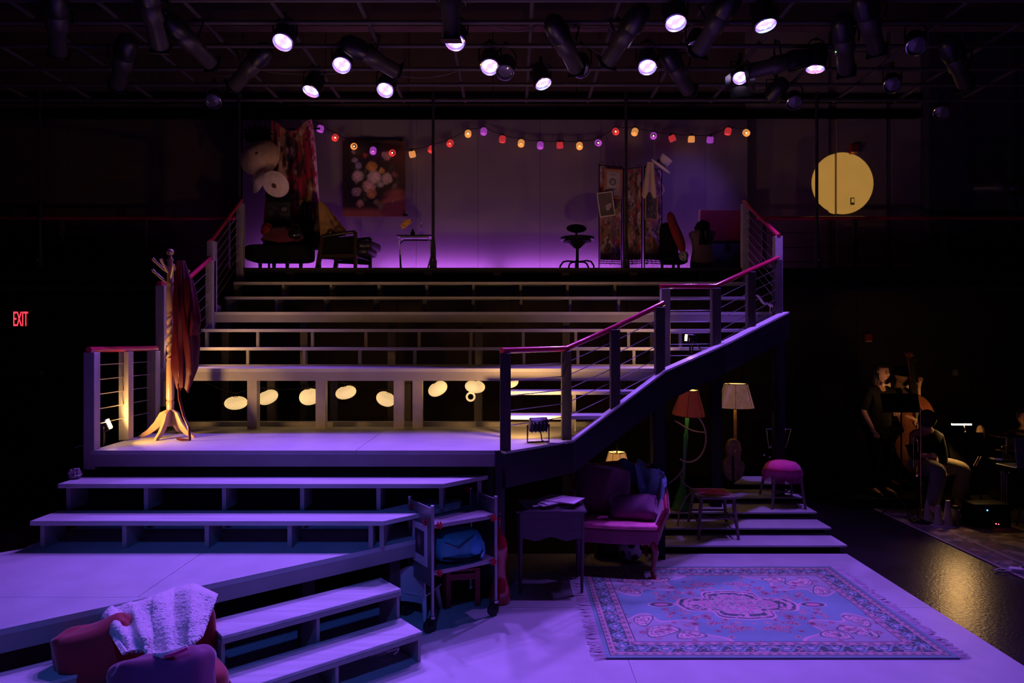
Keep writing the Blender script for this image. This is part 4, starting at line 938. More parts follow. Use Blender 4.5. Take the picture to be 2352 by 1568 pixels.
# --- robe on the rack
def robe_fn(u, v):
    P = [(415, 598, 8), (420, 640, 17), (424, 700, 24), (428, 780, 26), (424, 850, 24), (421, 895, 13)]
    k = v*(len(P)-1); i = min(int(k), len(P)-2); q = k-i; px = P[i][0]*(1-q)+P[i+1][0]*q; py = P[i][1]*(1-q)+P[i+1][1]*q; hw = P[i][2]*(1-q)+P[i+1][2]*q
    w = 2*math.pi*u; c = W(px, py, 6.46); r = hw/F*6.46
    r *= 1+.22*math.sin(6*w+2.5*math.sin(v*5)+1)*min(1, .3+v)
    return c+Vector((r*math.cos(w), .75*r*math.sin(w), .03*v*math.sin(4*w)))
t = thing('velvet_robe', 'dark red satin robe hanging from the right pegs of the coat rack', 'robe', W(423, 895, 6.46)); o = t.location.copy()
MB(o).grid(robe_fn, 56, 40, .006).build('body', 'robe_satin', t, smooth=True)
def sleeve(u, v):
    P = [(432, 640, 8), (440, 690, 13), (447, 735, 14), (444, 770, 10)]
    k = v*(len(P)-1); i = min(int(k), len(P)-2); q = k-i; px = P[i][0]*(1-q)+P[i+1][0]*q; py = P[i][1]*(1-q)+P[i+1][1]*q; hw = P[i][2]*(1-q)+P[i+1][2]*q
    w = 2*math.pi*u; c = W(px, py, 6.36); r = hw/F*6.4*(1+.15*math.sin(5*w+v*4)); return c+Vector((r*math.cos(w), .8*r*math.sin(w), 0))
MB(o).grid(sleeve, 24, 16, .006).build('sleeve', 'robe_satin', t, smooth=True)
MB(o).grid(lambda u, v: W(412+4*v+(u-.5)*9, 600+290*v, 6.28+.02*math.sin(v*12)), 4, 30, .008).build('collar_band', 'robe_satin', t, smooth=True)
bl = [W(410, 880, 6.34), W(412, 915, 6.34), W(422, 955, 6.3), W(434, 982, 6.2), Vector((W(436, 995, 6.2).x, 6.2, 1.272)), Vector((W(415, 995, 6.2).x, 6.22, 1.272)), Vector((W(398, 995, 6.2).x, 6.28, 1.272))]
MB(o).tube(bl, .013, 6).build('belt', 'robe_satin', t, smooth=True)
# ------------------------------------------------------------------ oriental rug
RX0, RX1, RY0, RY1 = .64, 3.05, 4.65, 6.54
def rug_col(u, v):
    w, h = RX1-RX0, RY1-RY0; x = (u-.5)*w; y = (v-.5)*h; ax, ay = np.abs(x), np.abs(y)
    e = np.minimum(w/2-ax, h/2-ay)
    field = np.array((.19, .38, .35)); pink = np.array((.66, .42, .40)); navy = np.array((.045, .12, .09)); rose = np.array((.58, .26, .30)); cream = np.array((.68, .56, .46))
    c = np.ones(u.shape+(3,))*field
    # coordinate along the border
    along = np.where(w/2-ax < h/2-ay, y, x)
    # ---- scattered flowers round the medallion
    def scatter(c, cx, cy, n, spread, r, seed):
        rg = np.random.RandomState(seed)
        for k in range(n):
            px = cx+rg.randn()*spread*1.2; py = cy+rg.randn()*spread; rr = r*rg.uniform(.6, 1.2)
            for sx in (1, -1):
                for sy in (1, -1):
                    c = flower(c, x, y, px*sx, py*sy, rr, (pink, rose, cream)[k % 3], navy if k % 2 else cream, 5+k % 3, k)
        return c
    an = np.arctan2(y, x*.62); rr = np.hypot(x*.62, y)
    # corner spandrels
    cx, cy = w/2-.25, h/2-.25
    ds = np.hypot((ax-cx)*.75, ay-cy); edge = .46+.06*np.cos(np.arctan2(ay-cy, ax-cx)*10)
    sp = np.where((ds < edge) & (e > .25), 1.0, 0); c = mixc(c, sp*.35, pink)
    c = mixc(c, np.where((np.abs(ds-edge) < .012) & (e > .25), 1.0, 0), pink)
    for (qx, qy, R0, rot) in ((.20, .17, .15, .5), (.40, .10, .12, .2), (.10, .36, .12, 1.1)):
        lx, ly = (w/2-.27-ax)-qx, (h/2-.27-ay)-qy; ca, sa = math.cos(rot), math.sin(rot); l1, l2 = lx*ca+ly*sa, (-lx*sa+ly*ca)*1.7
        dd = np.hypot(l1, l2+ .5*l1*l1/R0); m = np.where(e > .25, 1, 0)
        c = mixc(c, m*np.clip((R0-dd)/.008, 0, 1), navy); c = mixc(c, m*np.clip((R0-.014-dd)/.008, 0, 1), cream); c = mixc(c, m*np.where((np.abs(dd-R0*.6) < .008), 1, 0), rose); c = mixc(c, m*np.clip((R0*.35-dd)/.01, 0, 1), rose)
        tex = fbm(x*60, y*60, 5); c = mixc(c, m*np.clip((R0-.02-dd)/.01, 0, 1)*np.clip((tex-.55)*9, 0, 1), navy*1.5)
    c = scatter(c, .36, .38, 16, .075, .042, 3); c = scatter(c, .14, .46, 12, .06, .038, 4); c = scatter(c, .50, .24, 10, .06, .036, 14); c = scatter(c, .80, .50, 14, .09, .034, 15); c = scatter(c, .62, .06, 5, .05, .03, 5); c = scatter(c, .55, .60, 6, .06, .022, 6); c = scatter(c, .0, .56, 4, .10, .024, 7); c = scatter(c, .95, .22, 5, .05, .025, 8)
    # medallion
    ed = .29*(1+.13*np.cos(4*an)+.07*np.cos(8*an+math.pi)+.03*np.cos(12*an))
    c = mixc(c, np.clip((ed-rr)/.006, 0, 1), pink); c = mixc(c, np.clip((ed-.018-rr)/.006, 0, 1), navy)
    fl = fbm(x*34+7, y*34, 33); c = mixc(c, np.where((rr < ed-.03), (fl-.55)*9, 0), pink*.95); c = mixc(c, np.where(np.abs(rr-ed*.83) < .012, .8, 0), pink)
    c = mixc(c, np.clip((ed*.66-rr)/.006, 0, 1), cream*.8); tex = fbm(x*45+50, y*45+50, 9); c = mixc(c, np.where(rr < ed*.64, (tex-.45)*8, 0), rose); tex2 = fbm(x*70+20, y*70, 14); c = mixc(c, np.where(rr < ed*.64, (tex2-.58)*9, 0), navy*2.5)
    for px in (.62, -.62):   # pendants
        dp = np.hypot((x-px)*.9, y*1.9); c = mixc(c, np.clip((.105-dp)/.006, 0, 1), pink); c = mixc(c, np.clip((.09-dp)/.006, 0, 1), navy); c = mixc(c, np.clip((.055-dp)/.006, 0, 1), rose)
    # ---- borders, from the edge inwards
    c = mixc(c, np.where(e < .25, 1, 0), pink*.85)
    s2 = .5+.5*np.cos(along*70); c = mixc(c, np.where((e > .205) & (e < .235), s2*.7, 0), navy); c = mixc(c, np.where((e > .245) & (e < .252), 1, 0), navy)
    bd = (e > .085) & (e < .20); c = mixc(c, np.where(bd, 1, 0), navy)
    ph = along*2*math.pi/.17; cyc = np.mod(along/.17, 1)-.5; ee = (e-.1425)/.0575
    fd = np.hypot(cyc*2.1, ee*1.05); pet = .72+.14*np.cos(7*np.arctan2(ee, cyc*2)); c = mixc(c, np.where(bd, np.clip((pet-fd)/.1, 0, 1), 0), field*1.15+.05); c = mixc(c, np.where(bd & (np.abs(fd-.42) < .08), .8, 0), navy); c = mixc(c, np.where(bd, np.clip((.24-fd)/.06, 0, 1), 0), pink)
    vine = np.abs(ee-.75*np.sin(ph*1.0+1.2)); c = mixc(c, np.where(bd & (vine < .16) & (fd > pet), 1, 0), field*1.1); sm = fbm(x*55, y*55, 21); c = mixc(c, np.where(bd & (fd > pet), (sm-.56)*9, 0), pink*.8)
    c = mixc(c, np.where((e > .078) & (e < .085), 1, 0), cream*.6); s1 = .5+.5*np.cos(along*95); c = mixc(c, np.where((e > .045) & (e < .066), s1*.8, 0), navy); c = mixc(c, np.where((e > .034) & (e < .040), 1, 0), navy)
    c = mixc(c, np.where(e < .032, 1, 0), field*.9)
    return c*.95
t = thing('oriental_rug', 'pale blue and pink oriental rug with white fringes on the stage floor', 'rug', ((RX0+RX1)/2, (RY0+RY1)/2, 0)); o = t.location.copy()
paint_mesh('pile', lambda u, v: (RX0+(RX1-RX0)*u, RY0+(RY1-RY0)*v, .012+.002*math.sin(u*23)*math.sin(v*17)), 560, 430, rug_col, 'rug_pile', t, o)
MB(o).bx(RX0, RX1, RY0, RY1, .0005, .0095).build('backing', 'mid_blue', t) if 'mid_blue' in SPEC else None
spec('fringe_cotton', (.68, .60, .64), .9, var=.1)
rg = random.Random(4)
for side, x0, s in (('l', RX0, -1), ('r', RX1, 1)):
    m = MB(o)
    for k in range(150):
        y = RY0+(RY1-RY0)*(k+.5)/150; l = rg.uniform(.07, .105); dy = rg.uniform(-.035, .035)
        m.tube([(x0-s*.004, y, .010), (x0+s*l*.5, y+dy*.4, .009), (x0+s*l, y+dy, .006)], [.0045, .004, .0025], 4, cap=False)
    f_ = m.build('fringe', 'fringe_cotton', t); f_['kind'] = 'stuff'
spec('mid_blue', (.2, .25, .36), .9)
MB(o).bx(RX0, RX1, RY0, RY1, .0005, .0085).build('backing', 'mid_blue', t)
# ------------------------------------------------------------------ metal cart
CA = math.atan2(.31, .46); c0 = Vector((-.47, 5.41, 0))
t = thing('metal_cart', 'metal rolling cart with raised ends, decorated with red bows', 'cart', c0, CA); L2_, D2_ = .28, .195
spec('cart_grey', (.34, .32, .34), .38, .6, var=.12)
spec('rubber', (.02, .02, .02), .6)
spec('red_foil', (.75, .02, .05), .22, .3, var=.1)
for sx in (-1, 1):
    for sy in (-1, 1):
        top = .93 if True else 0
        lg = MB().tube([(sx*L2_, sy*D2_, .115), (sx*L2_, sy*D2_, top)], .014, 10).build('leg', 'cart_grey', t, smooth=True)
        MB().lathe([(.016, 0), (.016, .012), (.001, .016)], (sx*L2_, sy*D2_, top), 10).build('cap', 'steel', lg, smooth=True)
        cs = MB().lathe([(.022, .10), (.022, .118)], (sx*L2_, sy*D2_, 0), 10).build('caster', 'steel', t)
        MB().box((sx*L2_-.02, sy*D2_, .075), (.06, .035, .055)).build('fork', 'black', cs, bevel=.005)
        MB().lathe([(.012, -.013), (.046, -.013), (.05, -.008), (.05, .008), (.046, .013), (.012, .013)], (sx*L2_-.025, sy*D2_, .05), 18, rot=Euler((R(90), 0, 0))).build('wheel', 'rubber', cs, smooth=True)
for z, nm in ((.80, 'upper_shelf'), (.45, 'lower_shelf')): MB().bx(-L2_, L2_, -D2_, D2_, z-.035, z).build(nm, 'cart_grey', t, bevel=.004)
MB().bx(-L2_-.008, -L2_+.002, -D2_, D2_, .33, .92).build('end_panel', 'cart_grey', t); MB().bx(L2_-.002, L2_+.008, -D2_, D2_, .79, .92).build('end_panel', 'cart_grey', t)
def bow(x, y, z, r=.028):
    b = MB().ball((x, y, z), r*.4, 8, 6).build('red_bow', 'red_foil', t, smooth=True)
    for k in range(9):
        a = k*.7; e_ = R(40)*math.sin(k*2.3)
        MB().ball((x+r*.7*math.cos(a)*math.cos(e_), y+r*.5*math.sin(e_)-r*.2, z+r*.7*math.sin(a)), (r*.45, r*.18, r*.22), 8, 5, rot=Euler((0, -a, 0))).build('loop', 'red_foil', b, smooth=True)
for x, y, z in ((-L2_-.012, D2_-.06, .87), (-L2_-.012, -D2_+.09, .80), (-L2_+.05, -D2_-.01, .79), (-L2_+.05, -D2_-.01, .435), (L2_-.03, -D2_-.01, .775), (L2_-.03, -D2_-.01, .43), (L2_-.03, D2_+.0, .93)): bow(x, y, z)
# print taped on the cart end
cpt = c0+Matrix.Rotation(CA, 3, 'Z')@Vector((-L2_-.013, -.01, .62))
tt = thing('taped_print', 'white mounted print with a dark portrait-format picture on the cart end', 'picture', cpt, CA)
MB().box((0, 0, 0), (.004, .25, .31)).build('mount', 'paper', tt); spec('paper_white', (.72, .68, .72), .8)
tt.children[0].data.materials[0] = M('paper_white')
paint_mesh('print', lambda u, v: (-.0035, .08-.16*u, -.085+.19*v), 40, 60, lambda u, v: mixc(mixc(np.ones(u.shape+(3,))*np.array((.10, .04, .07)), (fbm(u*5, v*7, 2)-.5)*4, (.04, .015, .03)), blob(u, v, .45, .55, .2, .5, 1, .6), (.30, .16, .24)), 'printed_paper', tt)
# lower shelf: red box, backpack
Rz = Matrix.Rotation(CA, 3, 'Z')
def on_cart(x, y, z): return c0+Rz@Vector((x, y, z))
spec('red_card', (.30, .01, .03), .6)
tt = thing('red_box', 'flat red box standing at the back of the lower cart shelf', 'box', on_cart(-.08, .14, .4505), CA); MB().box((0, 0, .13), (.30, .08, .26)).build('base', 'red_card', tt, bevel=.004); MB().box((0, 0, .265), (.31, .09, .012)).build('lid', 'red_card', tt, bevel=.003)
spec('teal_nylon', (.04, .34, .38), .6, var=.25, scale=6, bump=.15, bscale=30); spec('blue_nylon', (.05, .36, .55), .6, var=.2, scale=6)
tt = thing('teal_backpack', 'teal and blue backpack lying on the lower cart shelf', 'backpack', on_cart(0, -.05, .4505), CA)
MB().ball((0, 0, .125), (.21, .12, .125), 30, 18, fn=lambda dv, p: Vector((math.copysign(abs(dv.x)**.7, dv.x)*.21, math.copysign(abs(dv.y)**.7, dv.y)*.12, math.copysign(abs(dv.z)**.7, dv.z)*.124))*(1+.05*mnoise.noise(dv*5))).build('main_bag', 'teal_nylon', tt, smooth=True)
MB().ball((.12, -.05, .115), (.085, .085, .112), 20, 12).build('side_pocket', 'blue_nylon', tt, smooth=True)
MB().tube([(-.15, -.1, .18), (-.05, -.13, .13), (.03, -.125, .17), (.10, -.11, .20)], .006, 6).build('zip', 'steel', tt, smooth=True)
MB().tube([(-.16, -.08, .06), (-.08, -.135, .05), (.05, -.14, .035), (.16, -.11, .03)], .012, 6).build('strap', 'black', tt, smooth=True)
MB().tube([(.16, -.04, .18), (.20, -.08, .12), (.21, -.08, .05), (.16, -.12, .02)], .013, 6).build('strap', 'blue_nylon', tt, smooth=True)
# white plastic child's chair under the left end
spec('white_plastic', (.66, .64, .68), .4, var=.05)
tt = thing('white_child_chair', 'small white plastic chair parked behind the left end of the cart', 'chair', (PX(958, 5.42), 5.47, 0), R(-20))
MB().grid(lambda u, v: ((u-.5)*.27*(1-.10*abs(v-.5)), -.13+.03*math.cos((u-.5)*3)-.02*v, .12+.26*v+.025*math.cos((u-.5)*6)*(v > .97)), 16, 14, .014).build('backrest', 'white_plastic', tt, smooth=True)
MB().grid(lambda u, v: ((u-.5)*.28, -.12+.26*v, .19-.02*math.sin(u*3.14)*math.sin(v*3.14)), 12, 12, .014).build('seat', 'white_plastic', tt, smooth=True)
for x in (-1, 1):
    for y in (-1, 1): MB().tube([(x*.11, y*.11, .18), (x*.14, y*.14-.01, 0)], [.022, .016], 8).build('leg', 'white_plastic', tt, smooth=True)
# red wooden stool
spec('red_wood', (.30, .015, .025), .45, var=.15)
tt = thing('red_stool', 'small red wooden stool standing under the cart', 'stool', (PX(1058, 5.62), 5.68, 0), R(12))
MB().bx(-.14, .14, -.12, .12, .29, .315).build('seat', 'red_wood', tt, bevel=.005)
for x in (-1, 1):
    for y in (-1, 1): MB().bx(x*.12-.02, x*.12+.02, y*.10-.02, y*.10+.02, 0, .289).build('leg', 'red_wood', tt)
    MB().bx(x*.12-.012, x*.12+.012, -.08, .08, .22, .27).build('apron', 'red_wood', tt)
MB().bx(-.1, .1, -.112, -.09, .22, .27).build('apron', 'red_wood', tt)
# red glass bottle vase
spec('red_glass', (.55, .01, .04), .06, var=.05, coat=1.0)
tt = thing('red_bottle_vase', 'tall red glossy bottle vase between cart and side table', 'vase', (PX(1148, 5.68), 5.68, 0))
MB().lathe([(.085, 0), (.092, .02), (.085, .10), (.062, .18), (.050, .24), (.052, .33), (.066, .40), (.068, .46), (.050, .53), (.026, .58), (.02, .66), (.024, .70), (.018, .72)], (0, 0, 0), 26).build('body', 'red_glass', tt, smooth=True)
MB().ball((0, 0, .74), .022, 10, 7).build('stopper', 'red_glass', tt, smooth=True)
# ------------------------------------------------------------------ side table with papers
spec('purple_wood', (.085, .05, .075), .45, var=.2, scale=5, stretch=(1, 8, 8))
tx0, tx1, ty0, ty1 = .05, .62, 5.84, 6.26
tt = thing('side_table', 'dark side table with a deep scalloped apron beside the armchair', 'table', ((tx0+tx1)/2, (ty0+ty1)/2, 0)); o = tt.location.copy()
MB(o).bx(tx0-.02, tx1+.02, ty0-.02, ty1+.02, .70, .722).build('top', 'purple_wood', tt, bevel=.006)
def apron(x0, y0, x1, y1):
    n = 12; top = []; bot = []
    for k in range(n+1):
        q = k/n; z = .475+.018*math.cos(q*4*math.pi)*(1 if .1 < q < .9 else .3); top.append(Vector((x0+(x1-x0)*q, y0+(y1-y0)*q, .70))); bot.append(Vector((x0+(x1-x0)*q, y0+(y1-y0)*q, z)))
    d_ = Vector((y1-y0, -(x1-x0), 0)).normalized()*.018
    return MB(o).slab(top+bot[::-1], d_).build('apron', 'purple_wood', tt)
apron(tx0+.02, ty0+.02, tx1-.02, ty0+.02); apron(tx0+.02, ty1-.02, tx1-.02, ty1-.02); apron(tx0+.02, ty0+.02, tx0+.02, ty1-.02); apron(tx1-.02, ty0+.02, tx1-.02, ty1-.02)
for x in (tx0+.02, tx1-.02):
    for y in (ty0+.02, ty1-.02): MB(o).tube([(x, y, .70), (x, y, .45), (x, y, 0)], [.022, .022, .011], 4).build('leg', 'purple_wood', tt)
pz = .7225
spec('paper_pink', (.72, .52, .62), .75, var=.12, scale=12); spec('paper_lilac', (.74, .66, .72), .75, var=.15, scale=18)
PL = [(.30, 6.05, 6, .42, .30, 'lowest magazine of the fanned pile on the side table'), (.22, 6.05, 14, .30, .22, 'magazine sticking out at the left of the fanned pile'), (.28, 6.03, 24, .31, .22, 'second magazine from the left in the fanned pile'), (.34, 6.02, 32, .31, .22, 'third magazine in the middle of the fanned pile'), (.37, 6.04, 38, .31, .22, 'fourth magazine, just under the top printed sheet'), (.44, 6.05, -28, .34, .25, 'topmost printed sheet, poking out to the right of the pile')]
for i, (x, y, a, w_, h_, lb) in enumerate(PL):
    b = MB((x, y, pz)).box((x, y, pz+.004), (w_, h_, .008), R(a)).build('magazine', 'paper_pink' if i % 2 else 'paper_lilac'); b.location = (x, y, pz); tag(b, lb, 'magazine', 'magazines on the side table'); pz += .0085
# ------------------------------------------------------------------ armchair
spec('chair_velvet', (.34, .055, .16), .7, var=.2, scale=5, sheen=.4)
spec('chair_seat', (.95, .16, .38), .65, var=.35, scale=7, sheen=.3)
spec('chair_frame', (.30, .02, .05), .25, var=.15, coat=.6)
ACA = math.atan2(6.22-6.33, 1.385-.72); ac = Vector((1.02, 6.60, 0)); AM = Matrix.Rotation(ACA, 3, 'Z')
t = thing('armchair', 'pink velvet wingback armchair with curved wooden legs at the rug corner', 'armchair', ac, ACA)
HW = .355
def seatpoly(k=1.0):
    P = []
    for i in range(13): 
        q = i/12; P.append(((q-.5)*2*(HW+.02)*k, -.33-.035*math.sin(math.pi*q)))
    return P+[(.30*k, .28), (-.30*k, .28)]
m = MB(); m.prism(seatpoly(), .31, .44); m.build('seat_rail', 'chair_velvet', t, smooth=True, bevel=.012, seg=2)
m = MB(); P = seatpoly(.99); m.prism(P, .441, .485); m.build('seat_cushion', 'chair_seat', t, smooth=True, bevel=.018, seg=3)
for s in (-1, 1):   # cabriole front legs, rear legs
    MB().tube([(s*.32, -.31, .33), (s*.345, -.335, .25), (s*.335, -.325, .15), (s*.315, -.305, .06), (s*.33, -.335, .02), (s*.335, -.35, .0)], [.034, .032, .022, .017, .022, .022], 10).build('front_leg', 'chair_frame', t, smooth=True)
    MB().tube([(s*.27, .27, .33), (s*.275, .30, .15), (s*.285, .35, 0)], [.026, .022, .018], 8).build('rear_leg', 'chair_frame', t, smooth=True)
def back_surf(u, v):   # wrap-around back, u from left arm front to right arm front
    a = (u-.5)*2; s = math.copysign(1, a); k = abs(a)
    x = HW*1.02*math.sin(min(1, k*1.25)*math.pi/2)*s
    y = .30-.58*max(0, (k-.35)/.65)**1.3
    top = .88-.05*k if k < .62 else .85-.23*((k-.62)/.38)**.8
    top += .03*math.cos(a*math.pi*1.2)
    z = .43+(top-.43)*v
    return Vector((x*(1+.24*v), y+.10*v*(1-k*.6), z))
MB().grid(back_surf, 48, 16, .075).build('upholstered_back', 'chair_velvet', t, smooth=True)
MB().tube([back_surf(i/40, 1.0)+Vector((0, 0, .012)) for i in range(41)], .024, 10).build('top_rail', 'chair_frame', t, smooth=True)
for i, u in enumerate((0, 1)):
    p0 = back_surf(u, 0); p1 = back_surf(u, 1)
    MB().tube([p0+Vector((0, -.02, -.08)), p0.lerp(p1, .5)+Vector((0, -.045, 0)), p1+Vector((0, -.05, .015))], [.022, .03, .026], 10).build('arm_post', 'chair_frame', t, smooth=True)
for u in (.30, .70):
    p = back_surf(u, 1.0); MB().ball(p+Vector((0, 0, .03)), (.04, .035, .045), 12, 8).build('wing_knob', 'chair_frame', t, smooth=True)
# cushions and throw
spec('maroon_velvet', (.13, .018, .06), .75, var=.25, scale=6, sheen=.5); spec('plum_velvet', (.17, .04, .12), .7, var=.25, scale=7, sheen=.5)
def pillow(name, label, c, size, rot, mat, seed=0, cat='cushion'):
    def fn(dv, p):
        x, z = dv.x, dv.z; e = .50
        sx = math.copysign(abs(x)**e, x); sz = math.copysign(abs(z)**e, z)
        y = dv.y*abs(dv.y)**-.2 if dv.y else 0
        pin = max(abs(sx), abs(sz)); q = Vector((sx*size[0]*(1-.07*(1-abs(sz))**2), y*size[1]*(1.25-.45*pin**3), sz*size[2]*(1-.10*(1-abs(sx))**2)))
        return q*(1+.13*mnoise.noise(dv*2.0+Vector((seed, 0, 0)))+.05*mnoise.noise(dv*6+Vector((0, seed, 0))))
    ob = MB().ball((0, 0, 0), (1, 1, 1), 32, 20, fn=fn).build(name, mat, None, smooth=True, sub=1); ob.location = c; ob.rotation_euler = rot
    return tag(ob, label, cat)
pillow('maroon_cushion', 'large maroon velvet cushion in the left corner of the pink armchair', ac+AM@Vector((-.15, .08, .725)), (.28, .09, .245), (R(-14), R(8), ACA+R(12)), 'maroon_velvet', 1)
pillow('plum_cushion', 'plum velvet cushion lying on the seat of the pink armchair', ac+AM@Vector((.15, -.10, .60)), (.225, .07, .13), (R(-32), R(-4), ACA+R(-6)), 'plum_velvet', 4)
spec('knit_blue', (.30, .50, .72), .9, var=.2, scale=10, bump=.9, bscale=120); spec('denim_blue', (.10, .12, .26), .85, var=.2, scale=8)
def throw(u, v):
    p = back_surf(.60+.26*u, 1.0)+Vector((0, -.04, .025))
    k = v
    if k < .4: q = p+Vector((.02, .05*(1-k/.4), .035*math.sin(k/.4*math.pi)))
    else:
        s = (k-.4)/.6; q = p+Vector((.04*s*(1-u)-.06*s*(u-.2), -.06-.12*s, -.34*s*(1-.15*u)))
    q += Vector((0, -.02*math.sin(u*14+v*2), .018*math.sin(u*14+1)))
    return q
m = MB(); m.grid(throw, 70, 60, .014); kt = m.build('knit_throw', 'knit_blue', None, smooth=True); kt.location = ac; kt.rotation_euler = (0, 0, ACA); tag(kt, 'blue knitted throw hanging over the right side of the armchair back', 'blanket')
m = MB(); m.grid(lambda u, v: back_surf(.52+.15*u, 1.0)+Vector((-.03+.05*v, -.05-.07*v, .05-.22*v+.03*math.sin(u*7))), 20, 16, .012); kt = m.build('denim_scarf', 'denim_blue', None, smooth=True); kt.location = ac; kt.rotation_euler = (0, 0, ACA); tag(kt, 'dark blue scarf tucked between the maroon cushion and the knitted throw', 'scarf')
# ------------------------------------------------------------------ football under the chair
fb = Vector((PX(1448, 6.72), 6.72, .117)); t = thing('football', 'white football with black pentagons under the armchair', 'ball', fb); t.rotation_euler = (R(20), R(12), R(-15))
spec('ball_white', (.62, .60, .64), .45, var=.08); spec('ball_black', (.012, .012, .015), .4)
MB().ball((0, 0, 0), .115, 32, 20).build('cover', 'ball_white', t, smooth=True)
ph = (1+5**.5)/2
ico = [Vector(v).normalized() for v in ((0, 1, ph), (0, 1, -ph), (0, -1, ph), (0, -1, -ph), (1, ph, 0), (1, -ph, 0), (-1, ph, 0), (-1, -ph, 0), (ph, 0, 1), (-ph, 0, 1), (ph, 0, -1), (-ph, 0, -1))]
for n_ in ico:
    a = n_.cross(Vector((.31, .2, .93))).normalized(); b = n_.cross(a); pts = [(n_+.34*(math.cos(k*2*math.pi/5)*a+math.sin(k*2*math.pi/5)*b)).normalized()*.1165 for k in range(5)]
    mid = [(pts[k]+pts[(k+1) % 5]).normalized()*.1168 for k in range(5)]
    m = MB(); vs = [n_*.1175]+[p for k in range(5) for p in (pts[k], mid[k])]; m.add(vs, [(0, 1+k, 1+(k+1) % 10) for k in range(10)]); m.build('pentagon', 'ball_black', t)
def text_mesh(body, size, mat, parent, loc, rot, ext=.001, name='lettering', sx=1.0):
    cu = bpy.data.curves.new(name, 'FONT'); cu.body = body; cu.size = size; cu.extrude = ext; cu.align_x = 'CENTER'; cu.align_y = 'CENTER'
    ob = bpy.data.objects.new('tmp', cu); COL.objects.link(ob); dg = bpy.context.evaluated_depsgraph_get(); me = bpy.data.meshes.new_from_object(ob.evaluated_get(dg)); bpy.data.objects.remove(ob)
    me.materials.clear(); me.materials.append(M(mat)); o2 = bpy.data.objects.new(name, me); COL.objects.link(o2); o2.location = loc; o2.rotation_euler = rot; o2.scale = (sx, 1, 1)
    if parent is not None: o2.parent = parent
    return o2
t2 = text_mesh('WILSON', .036, 'ball_black', t, (.02, -.113, .0), (R(90), R(62), 0), .002)
# brown round thing left of the ball
heap('brown_bag', 'dim brown cloth bag on the floor beside the football', 'bag', 1408, 1290, 6.9, (.17, .12, .10), 'brown_cloth', 2, .25).location.z = .085
# ------------------------------------------------------------------ hanging lamp shades and guitar lamp
spec('shade_cream', (.72, .50, .26), .7, emit=(1.0, .42, .10), es=.42, var=.08, scale=5)
spec('shade_red', (.26, .03, .028), .7, emit=(.80, .10, .045), es=.05, var=.2, scale=4)
spec('shade_floral', (.55, .40, .32), .7, emit=(.95, .42, .20), es=.10, var=.35, scale=16)
spec('shade_inner', (.9, .7, .4), .6, emit=(1.0, .60, .22), es=.95, var=0)
spec('bulb_warm', (1, .8, .5), .4, emit=(1, .62, .25), es=5)
def shade_lamp(name, label, c, r0, r1, h, mat, ribs=8, energy=1.0, rot=(0, 0, 0)):
    t = thing(name, label, 'lamp', c); t.rotation_euler = rot
    MB().lathe([(r1, 0), (r1*.93, h*.2), (r0*1.02, h*.9), (r0, h)], (0, 0, 0), 32, cap=False).build('shade', mat, t, smooth=True)
    MB().lathe([(r0*.97, h*.995), (r0*.99, h*.9), (r1*.90, h*.2), (r1*.97, .005)], (0, 0, 0), 32, cap=False).build('lining', 'shade_inner', t, smooth=True)
    for k in range(ribs):
        w_ = 2*math.pi*k/ribs+.2; MB().tube([(r1*1.005*math.cos(w_), r1*1.005*math.sin(w_), 0), (r1*.94*math.cos(w_), r1*.94*math.sin(w_), h*.2), (r0*1.03*math.cos(w_), r0*1.03*math.sin(w_), h*.9), (r0*1.01*math.cos(w_), r0*1.01*math.sin(w_), h)], .0022, 4).build('rib', 'black', t)
    for r_, z_ in ((r0, h), (r1, 0)): MB().tube([(r_*1.005*math.cos(k*math.pi/12), r_*1.005*math.sin(k*math.pi/12), z_) for k in range(24)], .004, 5, closed=True).build('trim_ring', 'black', t)
    for k in range(3): w_ = k*2.09; MB().tube([(0, 0, h*.92), (r0*math.cos(w_), r0*math.sin(w_), h)], .003, 4).build('spider', 'black', t)
    MB().ball((0, 0, h*.55), .022, 10, 7).build('bulb', 'bulb_warm', t, smooth=True)
    l = bpy.data.lights.new('lamp_glow', 'POINT'); l.energy = energy; l.color = (1, .5, .18); l.shadow_soft_size = .03; lo = bpy.data.objects.new('lamp_glow', l); COL.objects.link(lo); lo.location = Vector(c)+Vector((0, 0, h*.78))
    return t
t = shade_lamp('pendant_lamp', 'small cream pendant lampshade glowing behind the armchair', W(1417, 1084, 7.3), 20/F*7.3, 32/F*7.3, 46/F*7.3, 'shade_cream', 8, .2)
MB().tube([(0, 0, .2), (.0, 0, .30), (-.02, 0, .62)], .004, 5).build('cord', 'black', t); MB().tube([(0, 0, .08), (0, 0, .26)], .008, 6).build('socket', 'black', t)
t = shade_lamp('red_lamp', 'red lampshade on a green glass stem under the stringer', W(1581, 953, 7.7), 20/F*7.7, 37/F*7.7, 58/F*7.7, 'shade_red', 6, .12, (R(4), R(3), 0))
spec('green_glass', (.04, .22, .05), .2, coat=.6)
MB().lathe([(.018, 0), (.024, -.06), (.02, -.2), (.03, -.24), (.022, -.5), (.03, -.8), (.1, -1.05), (.11, -1.08)], (-.01, 0, .01), 14).build('stem', 'green_glass', t, smooth=True)
gl = W(1690, 936, 8.3); t = shade_lamp('guitar_lamp', 'speckled cream lampshade on a gilded guitar-shaped stand', gl, 27/F*8.3, 41/F*8.3, 55/F*8.3, 'shade_floral', 6, .16)
spec('gilt', (.55, .33, .08), .35, .7, var=.3, scale=14); spec('guitar_body', (.20, .12, .055), .55, var=.5, scale=12)
MB().tube([(-.008, 0, .02), (-.008, 0, -.40)], [.018, .022], 10).build('neck', 'gilt', t, smooth=True)
gp = []
